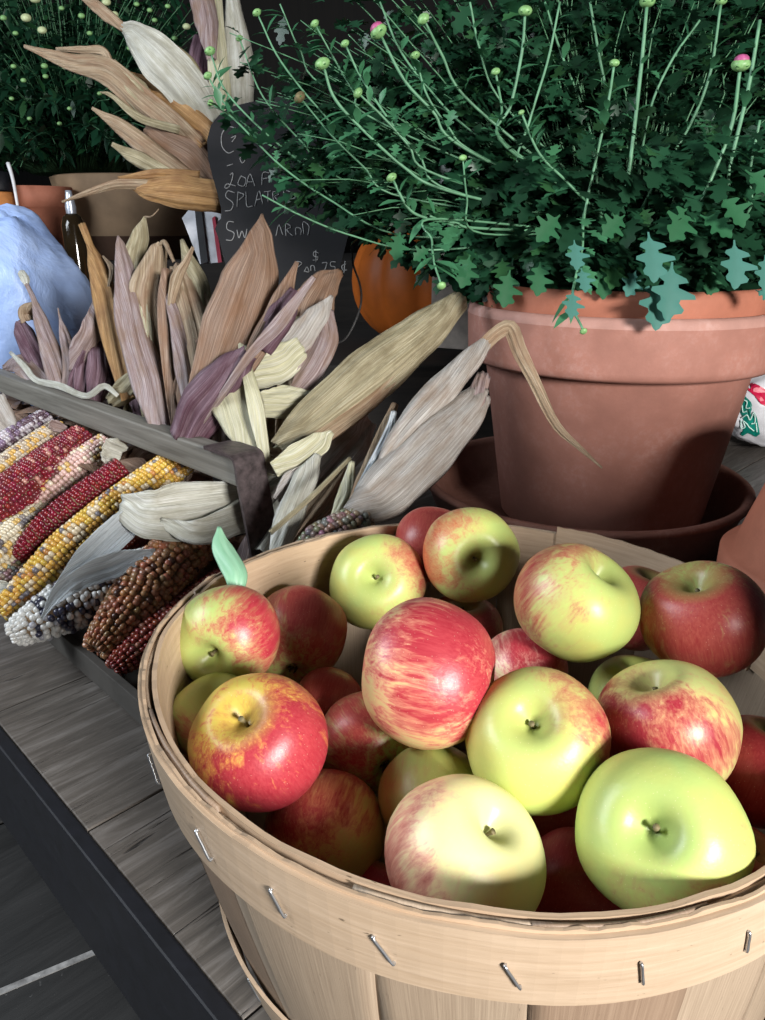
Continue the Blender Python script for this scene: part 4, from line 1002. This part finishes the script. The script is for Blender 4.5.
# left mum on its wrapped pot, upper step
LC = P(75, 150, 2.55); lz = .40
M_wrap = plain('tan_wrap', (.38, .25, .15), .8, .25, 8); M_wrap2 = plain('brown_wrap', (.13, .07, .045), .8, .25, 10)
m2 = thing('potted_chrysanthemum', (P(128, 205, 2.62).x, P(128, 205, 2.62).y, .3), 'dense green chrysanthemum covered in tiny pale buds, in a tan pot at the upper left', 'potted plant')
pc = P(130, 205, 2.62)
V, Fc = lathe((pc.x, pc.y, 0), [(.001, .398), (.19, .398), (.215, .47), (.225, .475), (.245, .62), (.252, .66), (.24, .665), (.001, .64)], 64)
mesh('tan_pot', V, Fc, [M_wrap2, M_wrap], m2, matidx=[1 if i >= 3 else 0 for i in range(7) for _ in range(64)])
def rej2(p):
    d = dep(p); q = p-EYE; ux = 382.5+q.x/d*F; uy = 510-(q.z*cp+q.y*sp)/d*F
    return ux > 212 or (uy > 158 and ux > 60) or uy > 172 or d < 1.9
mb2 = P(85, 175, 2.75)
V, Fc, cols, SP, BP = mound(m2, mb2, (.80, .62, .75), 1100, .050, LS, .0016, lo=math.radians(-8), per=18, budp=.22, reject=rej2)
mesh('foliage', V, Fc, M_leaf, m2, cols=[(c[0]*.8, c[1]*.95, c[2]*.95, 1) for c in cols]); o = mesh('branchlets', *merge(SP), M_stemd, m2); setp(o, kind='stuff')
for (x, y, r) in [(36, 2, 5), (27, 21, 4.5), (43, 33, 4), (4, 20, 3), (107, 5, 4), (115, 17, 3.5), (45, 68, 3), (66, 69, 3.2), (187, 29, 3.5), (177, 53, 3), (82, 18, 3), (14, 68, 2.5), (24, 82, 2.5), (62, 10, 2.5), (137, 6, 2.5), (155, 22, 2.5), (175, 40, 2.5), (46, 78, 2.5), (16, 35, 2.5), (130, 50, 2.5), (150, 12, 2.5), (90, 35, 2.5), (12, 100, 2.2), (70, 110, 2.2), (100, 95, 2.2), (60, 125, 2.2), (30, 120, 2.2), (168, 8, 2.5)]:
    mesh('bud', *bud_geo(P(x, y, 2.02), Vector((0, -.4, 1)), r*2.02/F, 7, 6), M_budy if r > 3 else M_bud, m2)
# plain terracotta pot and orange bucket at the far left
tp = P(40, 205, 2.35)
tpp = thing('flower_pot', (tp.x, tp.y, .3), 'plain small terracotta pot under the left chrysanthemum beside the orange bucket', 'flower pot')
V, Fc = lathe((tp.x, tp.y, 0), [(.001, .398), (.07, .398), (.088, .56), (.10, .562), (.103, .62), (.095, .62), (.08, .56), (.001, .55)], 48)
mesh('pot_body', V, Fc, M_terra_in, tpp)
ob = P(-2, 210, 2.25)
obk = thing('orange_bucket', (ob.x, ob.y, .3), 'orange bucket with a black rim and white edge at the far left', 'bucket')
V, Fc = lathe((ob.x, ob.y, 0), [(.001, .398), (.050, .398), (.058, .60), (.001, .60)], 48)
mesh('bucket_body', V, Fc, plain('orange_plastic', (.55, .22, .07), .5), obk)
V, Fc = lathe((ob.x, ob.y, 0), [(.001, .601), (.060, .601), (.062, .606), (.058, .655), (.001, .66)], 48)
mesh('lid', V, Fc, M_black, obk)
mesh('bail_wire', *tube([P(8, 163, 2.18), P(13, 180, 2.18), P(18, 208, 2.18)], [.006, .005, .004], 8, 10), plain('white_wire', (.75, .75, .78), .4), obk)
# small glass jar with metal spout
gj = P(73, 225, 1.98)
jar = thing('dark_bottle', P(73, 240, 1.98), 'small dark glossy bottle with a silvery neck between bag and tan pot', 'bottle')
gz = gj.z
V, Fc = lathe((gj.x, gj.y, 0), [(.001, .20), (.026, .20), (.030, .22), (.030, gz), (.024, gz+.02), (.011, gz+.03), (.001, gz+.03)], 32)
mesh('bottle_body', V, Fc, plain('dark_glass', (.02, .013, .006), .1), jar)
V, Fc = lathe((gj.x, gj.y, 0), [(.013, gz+.028), (.014, gz+.045), (.009, gz+.075), (.008, gz+.085), (.001, gz+.085)], 24)
mesh('bottle_neck', V, Fc, plain('silver_cap', (.6, .65, .75), .3, metal=.6), jar)
# hanging bundle
def bundle2(label, base, blades):
    b = P(*base); e = ear(label, (b.x, b.y, b.z-.02), 'bunches of dried husks behind the table')
    for nm_, pts, wid, mat, kw in blades: blade(nm_, e, pts, wid, mat, **kw)
    return e
D0 = 1.50
bundle2('sheaf of dried husks fanning out leftward from behind the chalkboard', (222, 175, D0), [
 ('husk', [(214, 128, D0), (190, 92, D0-.03), (160, 60, D0-.05), (135, 35, D0-.05), (122, 26, D0-.05)], [30, 42, 44, 26, 8], 'white', dict(m=13, wr=.08, uvs=1.5)),
 ('husk', [(210, 110, D0-.01), (188, 68, D0-.03), (165, 48, D0-.04), (130, 27, D0-.05)], [12, 20, 16, 6], 'olive', {}),
 ('husk', [(124, 28, D0-.05), (108, 16, D0-.05), (96, 6, D0-.05), (82, -2, D0-.05)], [8, 12, 12, 4], 'tan', {}),
 ('husk', [(200, 150, D0-.02), (170, 125, D0-.03), (140, 100, D0-.04), (108, 72, D0-.05), (70, 62, D0-.06), (24, 46, D0-.07)], [20, 28, 26, 26, 16, 3], 'tan', dict(wr=.12)),
 ('husk', [(112, 75, D0-.05), (104, 52, D0-.05), (82, 50, D0-.05), (56, 49, D0-.05)], [6, 8, 7, 3], 'tan', {}),
 ('husk', [(160, 120, D0-.03), (135, 92, D0-.04), (112, 62, D0-.05)], [16, 26, 8], 'olive', {}),
 ('husk', [(210, 150, D0), (185, 130, D0), (160, 110, D0), (140, 108, D0)], [60, 64, 44, 20], 'orange', dict(m=13, wr=.12, uvs=1.6)),
 ('husk', [(216, 190, D0), (190, 160, D0-.01), (160, 140, D0-.02), (146, 130, D0-.02)], [40, 56, 40, 16], 'brown', dict(m=13, wr=.1, uvs=1.6)),
 ('husk', [(210, 195, D0-.03), (170, 168, D0-.04), (125, 130, D0-.05), (92, 108, D0-.06)], [22, 24, 16, 3], 'tan', {}),
 ('husk', [(180, 178, D0-.05), (140, 160, D0-.05), (112, 144, D0-.06)], [8, 16, 4], 'olive', {}),
 ('husk', [(222, 198, D0-.04), (180, 192, D0-.05), (150, 190, D0-.05), (130, 186, D0-.05)], [30, 32, 20, 5], 'orange', dict(m=11)),
 ('husk', [(160, 186, D0-.05), (120, 184, D0-.06), (90, 192, D0-.06), (62, 202, D0-.06)], [10, 9, 6, 2], 'tan', {}),
 ('husk', [(200, 178, D0-.05), (160, 174, D0-.06), (118, 178, D0-.06)], [14, 10, 3], 'orange', {}),
 ('husk', [(180, 130, D0-.05), (140, 118, D0-.06), (112, 96, D0-.06), (100, 92, D0-.06)], [8, 8, 4, 1], 'olive', {}),
 ('husk', [(196, 112, D0-.02), (160, 88, D0), (120, 72, D0)], [12, 14, 6], 'orange', {}),
])
bundle2('upright bleached husks above the chalkboard with a dusky purple one beside them', (226, 130, 1.62), [
 ('husk', [(240, 320, 1.6), (226, 200, 1.6), (222, 118, 1.6), (219, 70, 1.62), (216, 14, 1.64), (218, -20, 1.66)], [10, 14, 20, 22, 14, 6], 'cream', dict(m=11)),
 ('husk', [(240, 115, 1.62), (238, 60, 1.64), (232, -10, 1.66)], [26, 32, 12], 'white', dict(m=11)),
 ('husk', [(206, 130, 1.66), (200, 80, 1.68), (204, 40, 1.7)], [22, 30, 22], 'purple', dict(m=11)),
 ('husk', [(212, 60, 1.6), (206, 20, 1.62), (198, -20, 1.64)], [10, 24, 24], 'mauve', dict(m=11)),
])
# folded striped panel between husk sheaf and board
fp = thing('folded_leaflet', P(205, 262, 1.62), 'narrow folded white leaflet with black and red stripes, standing left of the chalkboard', 'leaflet')
def strip(pl, mat, nm, d, th=.004):
    a = [P(x, y, d) for x, y in pl]; b = [P(x, y, d+th) for x, y in pl]; n = len(pl)
    mesh(nm, a+b, [tuple(range(n)), tuple(range(n, 2*n))[::-1]]+[(i, n+i, n+(i+1) % n, (i+1) % n) for i in range(n)], mat, fp, smooth=False)
strip([(182, 218), (200, 196), (222, 215), (224, 262), (200, 264)], plain('white_card', (.55, .56, .60), .5), 'card', 1.62)
strip([(194, 205), (200, 197), (208, 262), (201, 264)], M_black, 'black_stripe', 1.615)
strip([(212, 218), (215, 216), (222, 262), (218, 263)], plain('red_print', (.35, .02, .05), .5), 'red_stripe', 1.615)
# carton pieces by the pumpkin
ct = thing('carton', P(468, 335, 1.75), 'piece of pale cardboard carton seen between pumpkin and large pot', 'box')
a = P(462, 300, 1.78)
mesh('carton_panel', *box(a, (.9, -.43, 0), (.43, .9, 0), Z3, .06, .05, .11, .003), plain('pale_card', (.55, .48, .42), .7), ct, smooth=False)

# printed plastic bag at the right
M_pb = plain('clear_white_plastic', (.66, .66, .70), .3, .12, 14)
pb = thing('printed_bag', P(765, 440, 1.75), 'white plastic produce bag with red and green print behind the pot at the right edge', 'bag')
bc = P(775, 408, 1.72); V = []; Fc = []; nx, nz = 48, 28
for j in range(nz+1):
    th = math.pi*j/nz
    for k in range(nx):
        a = 2*math.pi*k/nx; d = Vector((math.sin(th)*math.cos(a), math.sin(th)*math.sin(a), math.cos(th)))
        r = 1+noise.noise(d*2.7)*.12+.05*noise.noise(d*8)
        V.append(bc+Vector((d.x*.13*r, d.y*.07*r, d.z*.088*r)))
for j in range(nz):
    for k in range(nx): Fc.append((j*nx+k, (j+1)*nx+k, (j+1)*nx+(k+1) % nx, j*nx+(k+1) % nx))
sack = mesh('sack', V, Fc, M_pb, pb)
from mathutils.bvhtree import BVHTree
bvh = BVHTree.FromPolygons([tuple(v) for v in V], Fc)
def onbag(x, y, off=.0015):
    r = ray(x, y).normalized(); h = bvh.ray_cast(EYE, r)
    return (h[0]-r*off) if h[0] is not None else P(x, y, 1.65)
def patch(nm, pl, mat, off):
    import itertools
    cx = sum(p[0] for p in pl)/len(pl); cy = sum(p[1] for p in pl)/len(pl); n = len(pl); V = [onbag(cx, cy, off)]; Fc = []; rings = 4
    for r_ in range(1, rings+1):
        for x, y in pl: V.append(onbag(cx+(x-cx)*r_/rings, cy+(y-cy)*r_/rings, off))
    for i in range(n): Fc.append((0, 1+i, 1+(i+1) % n))
    for r_ in range(rings-1):
        for i in range(n): a_ = 1+r_*n; Fc.append((a_+i, a_+n+i, a_+n+(i+1) % n, a_+(i+1) % n))
    mesh(nm, V, Fc, mat, pb, smooth=False)
M_pg = plain('green_print', (.0, .20, .15), .4); M_prd = plain('crimson_print', (.55, .01, .06), .4); M_pw = plain('white_print', (.6, .85, .78), .4)
g = [(744, 395), (738, 408), (738, 438), (743, 436), (748, 433), (752, 435), (756, 437), (760, 434), (757, 418), (751, 402)]
patch('green_print', g, M_pg, .003)
patch('red_print', [(749, 384), (754, 382), (760, 386), (770, 392), (770, 408), (761, 404), (755, 396), (748, 390)], M_prd, .003)
mesh('print_lettering', *merge([tube([onbag(x, y, .0045) for x, y in s], .0014, 5, len(s)*4) for s in (
 [(744, 400), (747, 402), (746, 408), (750, 408)], [(742, 405), (743, 412), (747, 411)], [(741, 420), (741, 428), (745, 427), (743, 421), (747, 424), (749, 427), (754, 431)], [(742, 418), (747, 415), (750, 420), (754, 412), (755, 422), (751, 424)], [(756, 423), (757, 432)])]), M_pw, pb)

# ================================================================== LIGHT
def area(name, loc, tgt, sx, sy, col, en):
    l = bpy.data.lights.new(name, 'AREA'); l.shape = 'RECTANGLE'; l.size = sx; l.size_y = sy; l.color = col; l.energy = en
    o = bpy.data.objects.new(name, l); COL.objects.link(o); o.location = loc
    o.rotation_euler = (Vector(tgt)-Vector(loc)).to_track_quat('-Z', 'Y').to_euler(); return o
area('doorway_daylight', (1.25, -1.55, .98), (.15, .6, .15),   .55, .5, (1, .97, .93), 135)
area('window_daylight', (-2.1, .35, 1.45), (-.3, .95, .1), 1.1, 1.1, (.86, .93, 1), 62)
# added crate, unseen at the right, placed to shade right-hand apples, pots and saucer
lv = Vector((.49, -.87, 0)); pv = Vector((.87, .49, 0)); cc0 = Vector((.37, .14, 0))+pv*.225+lv*.13
cr_ = thing('shade_crate', cc0, 'added slatted crate out of view right of the basket, placed to cast shade', 'crate')
for k in range(5):
    for sg in (-1, 1):
        mesh('slat', *box(cc0+lv*sg*.125+Vector((0, 0, .042+k*.086)), pv, lv, Z3, .27,   .005, .0415, .002), M_dark, cr_, smooth=False)
        mesh('slat', *box(cc0+pv*sg*.265+Vector((0, 0, .042+k*.086)), lv, pv, Z3, .119,   .005, .0415, .002), M_dark, cr_, smooth=False)
mesh('crate_floor', *box(cc0+Vector((0, 0, .008)), pv, lv, Z3, .255, .115, .006, .002), M_dark, cr_, smooth=False)
for a in (-1, 1):
    for b in (-1, 1): mesh('corner_post', *box(cc0+pv*a*.248+lv*b*.108+Vector((0, 0, .22)), pv, lv, Z3, .011, .011, .21, .002), M_dark, cr_, smooth=False)
w = bpy.data.worlds.new('world'); sc.world = w; w.use_nodes = True
w.node_tree.nodes['Background'].inputs[0].default_value = (.75, .85, 1, 1); w.node_tree.nodes['Background'].inputs[1].default_value = .035
sc.view_settings.view_transform = 'Standard'; sc.view_settings.look = 'None'; sc.view_settings.exposure = 0.0; sc.view_settings.gamma = 1
sc.view_settings.use_curve_mapping = False
